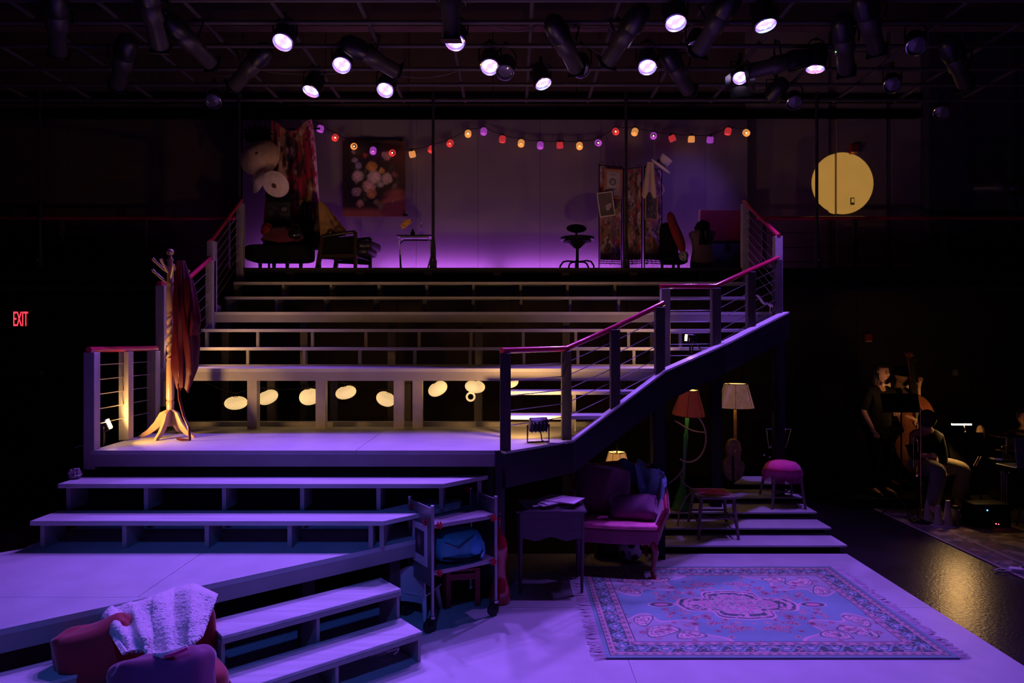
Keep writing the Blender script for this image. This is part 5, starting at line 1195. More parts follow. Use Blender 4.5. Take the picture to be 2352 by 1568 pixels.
for k in range(40):
    w_ = 2*math.pi*k/40; z_ = math.cos(w_); r_ = .135 if z_ < 0 else .105; wx = r_*abs(math.sin(w_))**.75*math.copysign(1, math.sin(w_)); wx *= 1-.30*math.exp(-((z_-.12)/.22)**2); gp.append(Vector((wx-.03, -.04, -.63+.255*z_)))
MB().slab(gp, (0, .08, 0)).build('guitar_body', 'guitar_body', t, bevel=.008)
rg = random.Random(3)
for k in range(26):
    a_ = rg.uniform(0, 6.28); z_ = rg.choice((.5, .45, -.6, -.55, .3))+rg.uniform(-.12, .12); x_ = rg.uniform(-.08, .06); MB().ball((x_-.02, -.045, -.63+.255*z_), .006, 6, 4).build('sequin', 'gold_glint', t) if 'gold_glint' in SPEC else None
spec('gold_glint', (.9, .6, .15), .12, 1.0)
for k in range(22):
    z_ = rg.choice((.5, .4, -.6))+rg.uniform(-.12, .12); x_ = rg.uniform(-.07, .06); MB().ball((x_-.03, -.045, -.63+.255*z_), .007, 8, 5).build('sequin', 'gold_glint', t, smooth=True)
MB().tube([(-.05, -.05, -.58), (-.05, -.06, -.9)], .012, 6).build('prop_stand', 'black', t)
# cable hoop and branch
spec('tan_cord', (.40, .30, .17), .6)
hp = [(1548, 965), (1565, 975), (1590, 992), (1626, 993)]; pts = [W(px, py, 7.55) for px, py in hp]; ob = MB(pts[0]).tube(pts, .009, 6).build('loose_cord', 'tan_cord', None, smooth=True, sub=1); ob.location = pts[0]; tag(ob, 'short tan cord end curling under the red lampshade', 'cord')
pts = [W(1582+40*math.cos(R(a)), 1005+56*math.sin(R(a)), 7.5) for a in range(-60, 125, 12)]; ob = MB(pts[0]).tube(pts, .010, 6).build('hula_hoop', 'tan_cord', None, smooth=True); ob.location = pts[0]; tag(ob, 'large tan hoop hanging behind the green lamp stem', 'hoop')
spec('branch_bark', (.28, .20, .16), .3, var=.4, coat=.4)
t = thing('bare_branch', 'bare glittering branch standing left of the wooden stool', 'branch', W(1560, 1150, 7.4)); o = t.location.copy()
MB(o).tube([W(1536, 1110, 7.4), W(1556, 1094, 7.4), W(1566, 1082, 7.4), W(1572, 1068, 7.4)], [.006, .009, .01, .005], 6).build('twig', 'branch_bark', t, smooth=True)
MB(o).tube([W(1561, 1090, 7.4), W(1572, 1112, 7.4), W(1594, 1125, 7.4), W(1606, 1140, 7.35)], [.008, .009, .008, .004], 6).build('twig', 'branch_bark', t, smooth=True)
MB(o).tube([W(1594, 1125, 7.4), W(1575, 1142, 7.4), W(1560, 1175, 7.4), W(1556, 1215, 7.4)], [.008, .008, .01, .012], 6).build('stem', 'branch_bark', t, smooth=True)
# ------------------------------------------------------------------ two stools on the low steps
spec('stool_wood', (.14, .10, .10), .5, var=.25, scale=7, stretch=(6, 6, 1)); spec('magenta_seat', (.42, .02, .20), .8, var=.3, scale=14, bump=.3, bscale=70); spec('pink_velvet', (.95, .03, .32), .75, var=.2, scale=10, sheen=.5)
t = thing('wooden_stool', 'square wooden stool with a magenta seat patch on the low steps', 'stool', (2.17, 7.38, .0)); zf, zb = .083, .166; sz = .535
def rsq(hw, r, n=5):
    P = []
    for cx, cy, a0 in ((hw-r, hw-r, 0), (-hw+r, hw-r, 90), (-hw+r, -hw+r, 180), (hw-r, -hw+r, 270)):
        for k in range(n+1): a = R(a0+90*k/n); P.append((cx+r*math.cos(a), cy+r*math.sin(a)))
    return P
MB().prism(rsq(.215, .06), sz-.03, sz).build('seat', 'stool_wood', t, bevel=.006); MB().prism(rsq(.15, .05), sz+.0005, sz+.008).build('seat_pad', 'magenta_seat', t, bevel=.004)
for sx in (-1, 1):
    MB().tube([(sx*.17, -.16, sz-.03), (sx*.21, -.21, zf)], [.022, .016], 8).build('leg', 'stool_wood', t, smooth=True); MB().tube([(sx*.17, .16, sz-.03), (sx*.21, .20, zb)], [.022, .016], 8).build('leg', 'stool_wood', t, smooth=True)
    MB().tube([(sx*.195, -.19, .25), (sx*.20, .18, .28)], .011, 6).build('stretcher', 'stool_wood', t)
    MB().tube([(sx*.185, -.18, .34), (-sx*.02, .16, .22)], .009, 6).build('brace', 'stool_wood', t)
MB().tube([(-.19, -.18, .30), (.19, -.18, .30)], .011, 6).build('stretcher', 'stool_wood', t); MB().tube([(-.19, .18, .30), (.19, .18, .30)], .011, 6).build('stretcher', 'stool_wood', t)
t = thing('cushioned_stool', 'wooden stool with a domed magenta fringed cushion on the low steps', 'stool', (3.16, 7.98, .0)); zf, zb, sz = .249, .332, .64
MB().prism(rsq(.18, .07), sz-.03, sz).build('seat', 'stool_wood', t, bevel=.006)
MB().lathe([(.18, 0), (.20, .03), (.195, .075), (.155, .115), (.08, .132), (.001, .135)], (0, 0, sz+.001), 28).build('cushion', 'pink_velvet', t, smooth=True)
m = MB()
for k in range(90):
    w_ = 2*math.pi*k/90; r_ = .21; m.tube([(r_*math.cos(w_), r_*math.sin(w_), sz+.04), (r_*1.06*math.cos(w_), r_*1.06*math.sin(w_), sz-.02), (r_*1.03*math.cos(w_), r_*1.03*math.sin(w_), sz-.10)], [.008, .006, .003], 4)
f_ = m.build('fringe', 'magenta_seat', t); f_['kind'] = 'stuff'
for sx in (-1, 1):
    MB().tube([(sx*.15, -.15, sz-.03), (sx*.19, -.19, zf)], [.02, .015], 8).build('leg', 'stool_wood', t, smooth=True); MB().tube([(sx*.15, .15, sz-.03), (sx*.19, .2, zb)], [.02, .015], 8).build('leg', 'stool_wood', t, smooth=True)
    MB().tube([(sx*.18, -.18, .42), (-sx*.18, .18, .40)], .01, 6).build('brace', 'stool_wood', t)
# glittering chandelier frame and beads behind the cushioned stool
t = thing('wire_basket', 'thin wire frame with crystal beads behind the cushioned stool', 'wire frame', W(1787, 1045, 8.75)); o = t.location.copy()
for a, b in (((1760, 985), (1817, 985)), ((1760, 985), (1766, 1030)), ((1817, 985), (1806, 1026)), ((1785, 985), (1780, 1050)), ((1804, 985), (1795, 1028)), ((1766, 1028), (1806, 1026)), ((1787, 1026), (1787, 1110))): MB(o).tube([W(*a, 8.75), W(*b, 8.75)], .004, 5).build('wire', 'steel', t)
for px, py in ((1787, 985), (1804, 986), (1800, 1000), (1770, 1026), (1755, 1045), (1768, 1050), (1783, 1025)): MB(o).ball(W(px, py, 8.74), .011, 8, 6).build('bead', 'steel', t, smooth=True)
# ------------------------------------------------------------------ front left: red chair, cushions, fleece
spec('red_upholstery', (.30, .008, .016), .8, var=.25, scale=5, sheen=.3)
base = off(E0, .98, .36); rcx, rcy = base.x, base.y; ang = math.atan2(du.y, du.x)
t = thing('red_armchair', 'red upholstered low armchair pushed against the lowest platform, mostly covered', 'armchair', (rcx, rcy, 0), ang)
m, f = rbox(.66, .50, .30); m.ball((0, 0, .19), (1, 1, 1), 28, 14, fn=f); m.build('seat_block', 'red_upholstery', t, smooth=True)
m, f = rbox(.70, .16, .42); m.ball((0, .19, .38), (1, 1, 1), 28, 16, fn=f, rot=Euler((R(-8), 0, 0))); m.build('backrest', 'red_upholstery', t, smooth=True)
for s in (-1, 1):
    for y in (-.2, .2): MB().lathe([(.02, 0), (.026, .05)], (s*.28, y, 0), 8).build('leg', 'dark_wood', t)
spec('purple_velvet', (.20, .015, .10), .75, var=.3, scale=5, sheen=.4)
cpos = W(372, 1572, 3.36); pillow('purple_cushion', 'large purple velvet cushion at the bottom edge in front of the fleece', cpos, (.25, .10, .16), (R(-30), R(-7), R(14)), 'purple_velvet', 7)
cpos = W(225, 1505, 3.72); pillow('red_cushion', 'dark red cushion tucked left of the fleece blanket', cpos, (.22, .10, .19), (R(-18), R(-14), R(20)), 'red_upholstery', 9)
spec('fleece', (.80, .68, .68), .95, var=.10, scale=18, bump=.6, bscale=140, sheen=.3)
def fleece(u, v):
    # top edge (drapes over platform edge) to bottom, drawn in world depth
    T = [(232, 1415), (255, 1388), (300, 1378), (355, 1370), (400, 1352), (445, 1342), (497, 1366)]
    B = [(285, 1500), (300, 1496), (330, 1494), (345, 1508), (385, 1502), (430, 1490), (462, 1462)]
    def ev(P, q):
        k = q*(len(P)-1); i = min(int(k), len(P)-2); f_ = k-i; f_ = f_*f_*(3-2*f_)
        return P[i][0]*(1-f_)+P[i+1][0]*f_, P[i][1]*(1-f_)+P[i+1][1]*f_
    a = ev(T, u); b = ev(B, u); px = a[0]*(1-v)+b[0]*v; py = a[1]*(1-v)+b[1]*v
    d0 = 3.98+.16*u; d1 = 3.44+.10*u
    d_ = d0*(1-v)+d1*v
    fold = .045*math.sin(u*15+2.2*v)*(1-.3*v)+.03*math.sin(u*27-v*4)+.03*mnoise.noise(Vector((u*4, v*4, 3)))
    d_ -= fold+.05*math.sin(math.pi*v)
    if v < .12: d_ += .10*(1-v/.12)**2
    d_ += .010*mnoise.noise(Vector((u*46, v*34, 7)))+.008*mnoise.noise(Vector((u*90, v*66, 2)))
    p = W(px, py, d_); return p
P = W(370, 1480, 3.7)
t = thing('fleece_blanket', 'fluffy pale pink fleece blanket heaped against the low platform', 'blanket', P)
MB(P).grid(fleece, 260, 190, .02).build('fleece', 'fleece', t, smooth=True)
MB(P).tube([W(355, 1503, 3.36), W(375, 1504, 3.34), W(400, 1498, 3.34), W(430, 1484, 3.36)], [.012, .018, .018, .01], 8).build('fold_edge', 'fleece', t, smooth=True)
spec('hot_pink', (.85, .03, .22), .7)
MB(P).tube([W(378, 1507, 3.32), W(400, 1502, 3.315), W(432, 1488, 3.33)], [.006, .010, .007], 6).build('pink_hem', 'hot_pink', t, smooth=True)

# ------------------------------------------------------------------ small clutter on the stairs
spec('crumpled_paper', (.55, .45, .50), .8, var=.2, scale=20)
def crumple(name, label, cat, px, py, d, r, mat, seed, z):
    ob = heap(name, label, cat, px, py, d, (r, r*.8, r), mat, seed, .7, 3.5); ob.location.z = z+r*.85; return ob
crumple('crumpled_paper', 'crumpled violet-lit paper at the left end of the upper lower tread', 'paper', 172, 1098, 5.55, .045, 'crumpled_paper', 3, LV['T2'])
crumple('crumpled_bag', 'small pale crumpled bag behind the left stair post', 'bag', 497, 672, 8.45, .05, 'crumpled_paper', 6, LV['P3'])
t = thing('cloth_strip', 'pale blue folded cloth strip lying on the stairs at the far right corner', 'cloth', W(1756, 690, 7.9))
MB().grid(lambda u, v: (-.10+.2*u, .06*v, .06-.14*u+.02*math.sin(u*9)), 14, 4, .01).build('strip', 'crumpled_paper', t, smooth=True); MB().tube([(.02, 0, -.02), (.07, 0, -.08), (.06, 0, -.15)], .006, 6).build('tie', 'crumpled_paper', t)
# ================================================================== BAND AREA
spec('skin_tone', (.55, .30, .19), .6, var=.08)
spec('hair_dark', (.02, .012, .009), .6, var=.3, scale=30)
spec('shirt_black', (.016, .014, .011), .85, var=.2, specular=.1)
spec('trouser_black', (.005, .005, .005), .9, var=.2, specular=.05)
spec('khaki', (.30, .25, .15), .9, var=.15, scale=12, bump=.2, bscale=40)
spec('grey_denim', (.22, .20, .22), .9, var=.15, scale=12, bump=.2, bscale=40)
spec('brass', (.72, .46, .14), .2, 1.0, var=.05)
spec('bass_varnish', (.18, .055, .022), .25, var=.2, scale=5, stretch=(6, 1, 1), coat=.5)
spec('ebony', (.014, .011, .010), .35)
spec('eye_dark', (.01, .008, .008), .3); spec('lip', (.38, .13, .11), .6); spec('eye_white', (.7, .68, .65), .4)
def skin(pts, edges, root, sub=2):
    names = list(pts); idx = {n: i for i, n in enumerate(names)}
    me = bpy.data.meshes.new('tmp'); me.from_pydata([pts[n][0] for n in names], [(idx[a], idx[b]) for a, b in edges], [])
    ob = bpy.data.objects.new('tmp', me); COL.objects.link(ob)
    md = ob.modifiers.new('skin', 'SKIN'); md.use_smooth_shade = True
    sv = me.skin_vertices[0].data
    for n in names:
        r = pts[n][1]; sv[idx[n]].radius = r if hasattr(r, '__len__') else (r, r)
        sv[idx[n]].use_root = (n == root)
    sd_ = ob.modifiers.new('s', 'SUBSURF'); sd_.levels = sub; sd_.render_levels = sub
    dg = bpy.context.evaluated_depsgraph_get(); m2 = bpy.data.meshes.new_from_object(ob.evaluated_get(dg)); bpy.data.objects.remove(ob)
    vs = [v.co.copy() for v in m2.vertices]; fs = [tuple(p.vertices) for p in m2.polygons]; bpy.data.meshes.remove(m2)
    return vs, fs
def head_mesh(mb, c, rot, s=1.0):
    def fn(d, p):
        x, y, z = d.x, d.y, d.z
        q = Vector((.074*x, .094*y, .115*z))
        if z < 0: q.x *= 1-.32*z*z; q.y *= 1-.12*z*z
        if y < -.3:
            nz = math.exp(-((x/.16)**2))*math.exp(-(((z+.12)/.20)**2)); q.y -= .024*nz
            ey = math.exp(-(((abs(x)-.36)/.16)**2))*math.exp(-(((z-.08)/.12)**2)); q.y += .012*ey
            q.y -= .008*math.exp(-((x/.3)**2))*math.exp(-(((z+.62)/.14)**2)); q.y -= .006*math.exp(-((x/.26)**2))*math.exp(-(((z+.40)/.08)**2))
        return q*s
    mb.ball(c, 1, 32, 24, rot=rot, fn=fn)
    M_ = rot.to_matrix()
    for sx in (-1, 1): mb.ball(Vector(c)+M_@Vector((sx*.074*s, .01*s, -.005)), (.010*s, .02*s, .03*s), 10, 7, rot=rot)
def face_bits(parent, c, rot, s=1.0, glasses=False):
    M_ = rot.to_matrix(); c = Vector(c); P = lambda x, y, z: c+M_@Vector((x*s, y*s, z*s))
    for sx in (-1, 1):
        e = MB().ball(P(sx*.028, -.078, .010), (.013*s, .008*s, .0075*s), 10, 6, rot=rot).build('eye', 'eye_white', parent, smooth=True)
        MB().ball(P(sx*.028, -.085, .010), (.006*s, .004*s, .006*s), 8, 5).build('iris', 'eye_dark', e, smooth=True)
        MB().tube([P(sx*.014, -.084, .030), P(sx*.030, -.084, .035), P(sx*.046, -.076, .030)], .0035*s, 5).build('eyebrow', 'hair_dark', parent)
        if glasses: MB().tube([P(sx*.030+.022*math.cos(k*.524), -.094, .008+.019*math.sin(k*.524)) for k in range(12)], .002*s, 4, closed=True).build('glasses_rim', 'ebony', parent)
    MB().ball(P(0, -.092, -.046), (.022*s, .008*s, .007*s), 12, 6, rot=rot).build('lips', 'lip', parent, smooth=True)
def hand_into(pts, edges, wrist, tip, side, tag_, curl=.3, spread=.012):
    """five fingers rooted in a palm between wrist and tip direction"""
    w = Vector(pts[wrist][0]); d = (Vector(tip)-w).normalized(); s = Vector(side).normalized(); n = d.cross(s)
    pm_ = w+d*.055; pts[tag_+'palm'] = (tuple(pm_), (.034, .017)); edges.append((wrist, tag_+'palm'))
    for k, (o_, L) in enumerate(((-.027, .065), (-.009, .075), (.009, .072), (.026, .056))):
        a = pm_+s*o_+d*.035; b = a+d*L*.5+n*curl*.02; e = b+d*L*.5*(1-curl)+n*curl*.05
        pts[tag_+'k%d' % k] = (tuple(a), .0095); pts[tag_+'m%d' % k] = (tuple(b), .0085); pts[tag_+'t%d' % k] = (tuple(e), .0065)
        edges += [(tag_+'palm', tag_+'k%d' % k), (tag_+'k%d' % k, tag_+'m%d' % k), (tag_+'m%d' % k, tag_+'t%d' % k)]
    a = pm_-s*.035-d*.02; b = a-s*.02+d*.03; pts[tag_+'th1'] = (tuple(a), .011); pts[tag_+'th2'] = (tuple(b), .009); edges += [(tag_+'palm', tag_+'th1'), (tag_+'th1', tag_+'th2')]
def body_part(name, pts, edges, root, mat, parent, extra=None, sub=2):
    vs, fs = skin(pts, edges, root, sub); mb = MB().add(vs, fs)
    if extra: extra(mb)
    return mb.build(name, mat, parent, smooth=True)
# ---- standing person
st_ = thing('low_riser', 'low black riser under the two standing musicians', 'riser', (5.2, 9.6, -.04)); MB().box((0, 0, .07), (1.5, 1.3, .14)).build('deck', 'black', st_)
t = thing('person', 'standing person in black shirt with a cream bow tie, arm hanging down', 'person', (PX(2022, 9.2), 9.2, .10), R(12), group='musicians')
J = {'pel': ((0, 0, .92), (.13, .10)), 'spi': ((0, 0, 1.10), (.12, .09)), 'che': ((0, .01, 1.30), (.14, .10)), 'col': ((0, .01, 1.42), (.07, .06)), 'nec': ((0, 0, 1.50), .048), 'hd': ((0, -.015, 1.58), .055),
     'shl': ((-.17, .01, 1.40), .055), 'ell': ((-.245, .02, 1.13), .038), 'wrl': ((-.20, -.09, .92), .025), 'shr': ((.17, .01, 1.40), .055), 'elr': ((.23, -.02, 1.14), .038), 'wrr': ((.12, -.20, 1.12), .025),
     'hil': ((-.09, 0, .86), .09), 'knl': ((-.10, -.01, .48), .055), 'anl': ((-.10, .02, .08), .036), 'tol': ((-.11, -.14, .03), .03), 'hir': ((.09, 0, .86), .09), 'knr': ((.10, -.01, .48), .055), 'anr': ((.10, .02, .08), .036), 'tor': ((.11, -.14, .03), .03)}
E_ = [('pel', 'spi'), ('spi', 'che'), ('che', 'col'), ('col', 'nec'), ('nec', 'hd'), ('che', 'shl'), ('shl', 'ell'), ('ell', 'wrl'), ('che', 'shr'), ('shr', 'elr'), ('elr', 'wrr'), ('pel', 'hil'), ('hil', 'knl'), ('knl', 'anl'), ('anl', 'tol'), ('pel', 'hir'), ('hir', 'knr'), ('knr', 'anr'), ('anr', 'tor')]
hand_into(J, E_, 'wrl', (-.15, -.13, .80), (.6, -.8, 0), 'lh', .35); hand_into(J, E_, 'wrr', (.0, -.28, 1.12), (0, 0, 1), 'rh', .5)
hr = Euler((R(4), 0, R(14))); hc = (0, -.03, 1.645)
body_part('body', J, E_, 'pel', 'skin_tone', t, lambda mb: head_mesh(mb, hc, hr))
def grow(J, keys, k, add=.0):
    G = {n: (J[n][0], tuple(q*k+add for q in (J[n][1] if hasattr(J[n][1], '__len__') else (J[n][1],)*2))) for n in keys}
    return G
sh = grow(J, ['pel', 'spi', 'che', 'col', 'shl', 'ell', 'shr', 'elr'], 1.12, .012); sh['low'] = ((0, 0, .80), (.155, .12)); body_part('shirt', sh, [('low', 'pel'), ('pel', 'spi'), ('spi', 'che'), ('che', 'col'), ('che', 'shl'), ('shl', 'ell'), ('che', 'shr'), ('shr', 'elr')], 'che', 'shirt_black', t)
tr_ = grow(J, ['pel', 'hil', 'knl', 'anl', 'hir', 'knr', 'anr'], 1.12, .014); body_part('trousers', tr_, [('pel', 'hil'), ('hil', 'knl'), ('knl', 'anl'), ('pel', 'hir'), ('hir', 'knr'), ('knr', 'anr')], 'pel', 'trouser_black', t)
for s in (-1, 1): MB().ball((s*.105, -.05, .035), (.045, .12, .035), 14, 8).build('shoe', 'ebony', t, smooth=True)
face_bits(t, hc, hr, 1.0, True)
def hair_fn(d, p):
    q = Vector((.092*d.x, .108*d.y, .128*d.z))
    if d.y < -.22 and d.z < .42: q *= .6
    return q
hb = MB().ball((0, -.018, 1.665), 1, 28, 20, rot=hr, fn=hair_fn); hb.ball((-.055, .035, 1.555), (.05, .06, .12), 16, 12); hb.ball((.06, .04, 1.56), (.045, .055, .11), 16, 12); hb.build('hair', 'hair_dark', t, smooth=True)
spec('cream_satin', (.72, .56, .34), .5, var=.1)
bt = MB()
for s in (-1, 1): bt.slab([(0, -.095, 1.487), (s*.06, -.10, 1.515), (s*.065, -.10, 1.455)], (0, -.014, 0))
bt.ball((0, -.105, 1.486), .013, 10, 6); bt.build('bow_tie', 'cream_satin', t)
# ---- bass player behind
t = thing('person', 'bass player with dark cap and bow tie, hand raised on the neck', 'person', (PX(2066, 9.72), 9.72, .10), R(10), group='musicians')
J2 = dict(J); 
for k in [k for k in J2 if k.startswith('lh') or k.startswith('rh')]: J2.pop(k)
J2.update({'shl': ((-.17, .01, 1.36), .055), 'ell': ((-.24, -.05, 1.10), .04), 'wrl': ((-.02, -.28, 1.00), .027), 'shr': ((.17, -.02, 1.36), .055), 'elr': ((.12, -.20, 1.20), .042), 'wrr': ((.12, -.22, 1.44), .027)})
for k in ('col', 'nec', 'hd', 'che'): p = J2[k]; J2[k] = ((p[0][0], p[0][1], p[0][2]-.04), p[1])
E2 = E_[:19]
hand_into(J2, E2, 'wrr', (.16, -.24, 1.60), (1, -.2, 0), 'rh', .8); hand_into(J2, E2, 'wrl', (.06, -.34, .92), (.4, 0, 1), 'lh', .6)
hc2 = (-.01, -.05, 1.585); hr2 = Euler((R(12), 0, R(-8)))
body_part('body', J2, E2, 'pel', 'skin_tone', t, lambda mb: head_mesh(mb, hc2, hr2))
sh = grow(J2, ['pel', 'spi', 'che', 'col', 'shl', 'ell', 'shr', 'elr'], 1.1, .010); sh['low'] = ((0, 0, .80), (.155, .12));  body_part('shirt', sh, [('low', 'pel'), ('pel', 'spi'), ('spi', 'che'), ('che', 'col'), ('che', 'shl'), ('shl', 'ell'), ('che', 'shr'), ('shr', 'elr')], 'che', 'shirt_black', t)
tr_ = grow(J2, ['pel', 'hil', 'knl', 'anl', 'hir', 'knr', 'anr'], 1.12, .014); body_part('trousers', tr_, [('pel', 'hil'), ('hil', 'knl'), ('knl', 'anl'), ('pel', 'hir'), ('hir', 'knr'), ('knr', 'anr')], 'pel', 'trouser_black', t)
face_bits(t, hc2, hr2)
cp = MB().lathe([(.098, .02), (.102, .05), (.095, .11), (.05, .135), (.001, .138)], hc2, 22, rot=hr2); cp.build('cap', 'trouser_black', t, smooth=True)
MB().lathe([(.10, .03), (.135, .022), (.137, .028), (.10, .045)], hc2, 22, rot=hr2, sy=1.15).build('cap_brim', 'trouser_black', t, smooth=True)
for s in (-1, 1): MB().ball((s*.105, -.05, .035), (.045, .12, .035), 14, 8).build('shoe', 'ebony', t, smooth=True)
bt = MB()
for s in (-1, 1): bt.slab([(0, -.10, 1.43), (s*.05, -.105, 1.455), (s*.055, -.105, 1.40)], (0, -.012, 0))
bt.build('bow_tie', 'cream_satin', t)
# ---- double bass
dB = 9.40; bxp = PX(2107, dB); t = thing('double_bass', 'brown double bass leaning against the player behind the music stand', 'double bass', (bxp+.10, dB, .20)); t.rotation_euler = (R(-5), R(-5), R(-8))
def bass_out(n=64):
    P = []
    for k in range(n):
        w = 2*math.pi*k/n; z = math.cos(w); s = math.sin(w); r = .335 if z < 0 else .27
        x = r*abs(s)**.8*math.copysign(1, s)*(1-.34*math.exp(-((z-.12)/.22)**2)); P.append((x, .68+.54*z))
    return P
OL = bass_out(); MB().slab([Vector((x, -.02, z)) for x, z in OL], (0, .19, 0)).build('body', 'bass_varnish', t, bevel=.02, seg=3, smooth=True)
tp_ = MB(); n = len(OL); vs = [Vector((x*f*1.01, -.025-.035*(1-f*f), .68+(z-.68)*f*1.01)) for f in (1, .75, .45, .15) for x, z in OL]+[Vector((0, -.06, .68))]; fs = [(i*n+k, i*n+(k+1) % n, (i+1)*n+(k+1) % n, (i+1)*n+k) for i in range(3) for k in range(n)]+[(3*n+k, 3*n+(k+1) % n, 4*n) for k in range(n)]; tp_.add(vs, fs).build('belly', 'bass_varnish', t, smooth=True)
MB().tube([(0, -.05, 1.16), (0, -.03, 1.72)], [.03, .022], 10).build('neck', 'bass_varnish', t, smooth=True); MB().box((0, -.085, 1.25), (.06, .02, .95), rx=R(2)).build('fingerboard', 'ebony', t)
MB().lathe([(.03, -.05), (.045, 0), (.03, .05)], (0, -.02, 1.80), 12, rot=Euler((0, R(90), 0))).build('scroll', 'bass_varnish', t, smooth=True); MB().box((0, -.03, 1.74), (.05, .06, .12)).build('pegbox', 'bass_varnish', t)
for s in (-1, 1):
    for z in (1.71, 1.77): MB().tube([(0, -.03, z), (s*.08, -.03, z)], .007, 6).build('peg', 'ebony', t)
    MB().slab([Vector((s*(.11+.02*math.sin(k)), -.058, .52+.05*k)) for k in range(5)]+[Vector((s*(.125+.02*math.sin(k)), -.058, .52+.05*k)) for k in range(4, -1, -1)], (0, -.004, 0)).build('sound_hole', 'ebony', t)
MB().slab([(-.09, -.06, .62), (.09, -.06, .62), (.05, -.11, .74), (-.05, -.11, .74)], (0, .012, 0)).build('bridge', 'birch', t); MB().box((0, -.075, .38), (.07, .02, .3)).build('tailpiece', 'ebony', t)
for k in range(4): x = (k-1.5)*.014; MB().tube([(x, -.085, .50), (x*1.6, -.115, .745), (x*.6, -.05, 1.70)], .0018, 4).build('string', 'steel', t)
MB().tube([(0, .07, .16), (.01, .06, -.10)], .008, 6).build('endpin', 'steel', t)
# ---- music stands
def music_stand(label, px, dd, py_desk, wpx, hpx, tilt=-18, base=-.03, rz=0, light=False):
    x = PX(px, dd); z = PZ(py_desk, dd); t = thing('music_stand', label, 'music stand', (x, dd, base), R(rz), group='music stands'); w, h = wpx/F*dd, hpx/F*dd; zz_ = z-base
    dk = MB().box((0, 0, zz_), (w, .006, h), rx=R(tilt)).build('desk', 'black', t); MB().box((0, .03, zz_-h/2+.005), (w, .06, .006), rx=R(tilt)).build('ledge', 'black', t)
    MB().tube([(0, -.02, zz_-h*.3), (0, -.02, .25)], .011, 8).build('upper_tube', 'black', t); MB().tube([(0, -.02, .6), (0, -.02, .12)], .016, 8).build('lower_tube', 'black', t); MB().ball((0, -.02, .6), .024, 8, 6).build('clutch', 'black', t)
    for k in range(3): a = k*2.094+.5; MB().tube([(0, -.02, .22), (.16*math.cos(a), -.02+.16*math.sin(a), .09), (.25*math.cos(a), -.02+.25*math.sin(a), 0)], .009, 6).build('foot', 'black', t)
    return t
music_stand('black music stand before the standing person, seen from behind', 2068, 8.5, 925, 86, 44)
music_stand('black music stand with a clip lamp at the right of the seated player', 2222, 8.75, 1030, 78, 78, tilt=-24, rz=-10)
spec('lamp_hot', (1, .8, .5), .3, emit=(1.0, .60, .20), es=45)
t = thing('clip_lamp', 'twin glowing clip lamp on top of the right music stand', 'lamp', W(2214, 994, 8.92)); o = t.location.copy()
for a, b in ((2187, 2212), (2217, 2230)):
    p = W(a, 975, 8.92); q = W(b, 973.5, 8.92); md = (p+q)/2; ln = (q-p).length
    MB(o).box(md+Vector((0, .0, .018)), (ln+.02, .05, .012)).build('hood', 'black', t); MB(o).box(md, (ln, .03, .018)).build('tube_bulb', 'lamp_hot', t)
MB(o).tube([W(2213, 976, 8.92), W(2218, 990, 8.90), W(2212, 997, 8.84), W(2195, 998, 8.84)], .006, 6).build('gooseneck', 'steel', t)
area(W(2200, 976, 8.70), W(2165, 1110, 8.25), 2.3, (1, .55, .18), .26, .05, 'clip_glow', 110)
area(W(2192, 975, 9.0), W(2070, 880, 9.4), 1.8, (1, .50, .17), .15, .05, 'clip_glow')
area(W(2068, 912, 8.64), W(2040, 860, 9.2), .9, (1, .48, .18), .15, .05, 'clip_glow')
# microphone stand and foam microphone
t = thing('microphone_stand', 'thin brassy microphone stand right of the front music stand', 'microphone stand', (PX(2115, 8.3), 8.3, -.03))
MB().tube([(0, 0, .02), (0, 0, 1.35)], .010, 8).build('tube', 'brass', t, smooth=True); MB().lathe([(.13, 0), (.13, .015), (.02, .035)], (0, 0, 0), 20).build('base', 'black', t); MB().ball((0, 0, 1.36), .016, 8, 6).build('tip', 'steel', t, smooth=True)
spec('tan_foam', (.50, .30, .18), .9, var=.1)
t = thing('foam_microphone', 'tan foam-covered microphone above the right music stand', 'microphone', W(2252, 1000, 9.1)); MB().lathe([(.045, -.08), (.05, .05), (.045, .10), (.028, .13), (.001, .14)], (0, 0, 0), 16).build('windscreen', 'tan_foam', t, smooth=True); MB().tube([(0, 0, -.06), (0, 0, -1.0)], .01, 6).build('tube', 'black', t)
# ---- trumpet standing on its bell
t = thing('trumpet', 'brass trumpet standing upright beside the seated player', 'trumpet', (PX(2098, 8.35), 8.35, PZ(1092, 8.35))); 
MB().lathe([(.062, 0), (.045, .02), (.025, .06), (.013, .14), (.008, .22)], (.055, 0, 0), 18, cap=False).build('bell', 'brass', t, smooth=True)
MB().tube([(.055, 0, .2), (.055, 0, .40), (.04, 0, .44), (.015, 0, .44), (0, 0, .40), (0, 0, .10), (.015, 0, .06), (.03, 0, .08), (.03, 0, .2)], .006, 8).build('tubing', 'brass', t, smooth=True)
MB().tube([(0, 0, .1), (0, 0, .46)], .006, 8).build('leadpipe', 'brass', t, smooth=True); MB().lathe([(.006, .44), (.009, .47), (.014, .49)], (0, 0, 0), 10).build('mouthpiece', 'brass', t, smooth=True)
for k in range(3): MB().tube([(-.01, 0, .2+.03*k), (.06, 0, .2+.03*k)], .010, 8).build('valve', 'brass', t, smooth=True)
t = thing('trumpet_peg', 'black tripod peg holding the upright trumpet', 'instrument stand', (PX(2098, 8.35)+.055, 8.35, -.03)); hh = PZ(1092, 8.35)+.03
MB().tube([(0, 0, .02), (0, 0, hh+.1)], .007, 6).build('peg', 'black', t); MB().lathe([(.11, 0), (.11, .01), (.012, .03)], (0, 0, 0), 14).build('base', 'black', t)
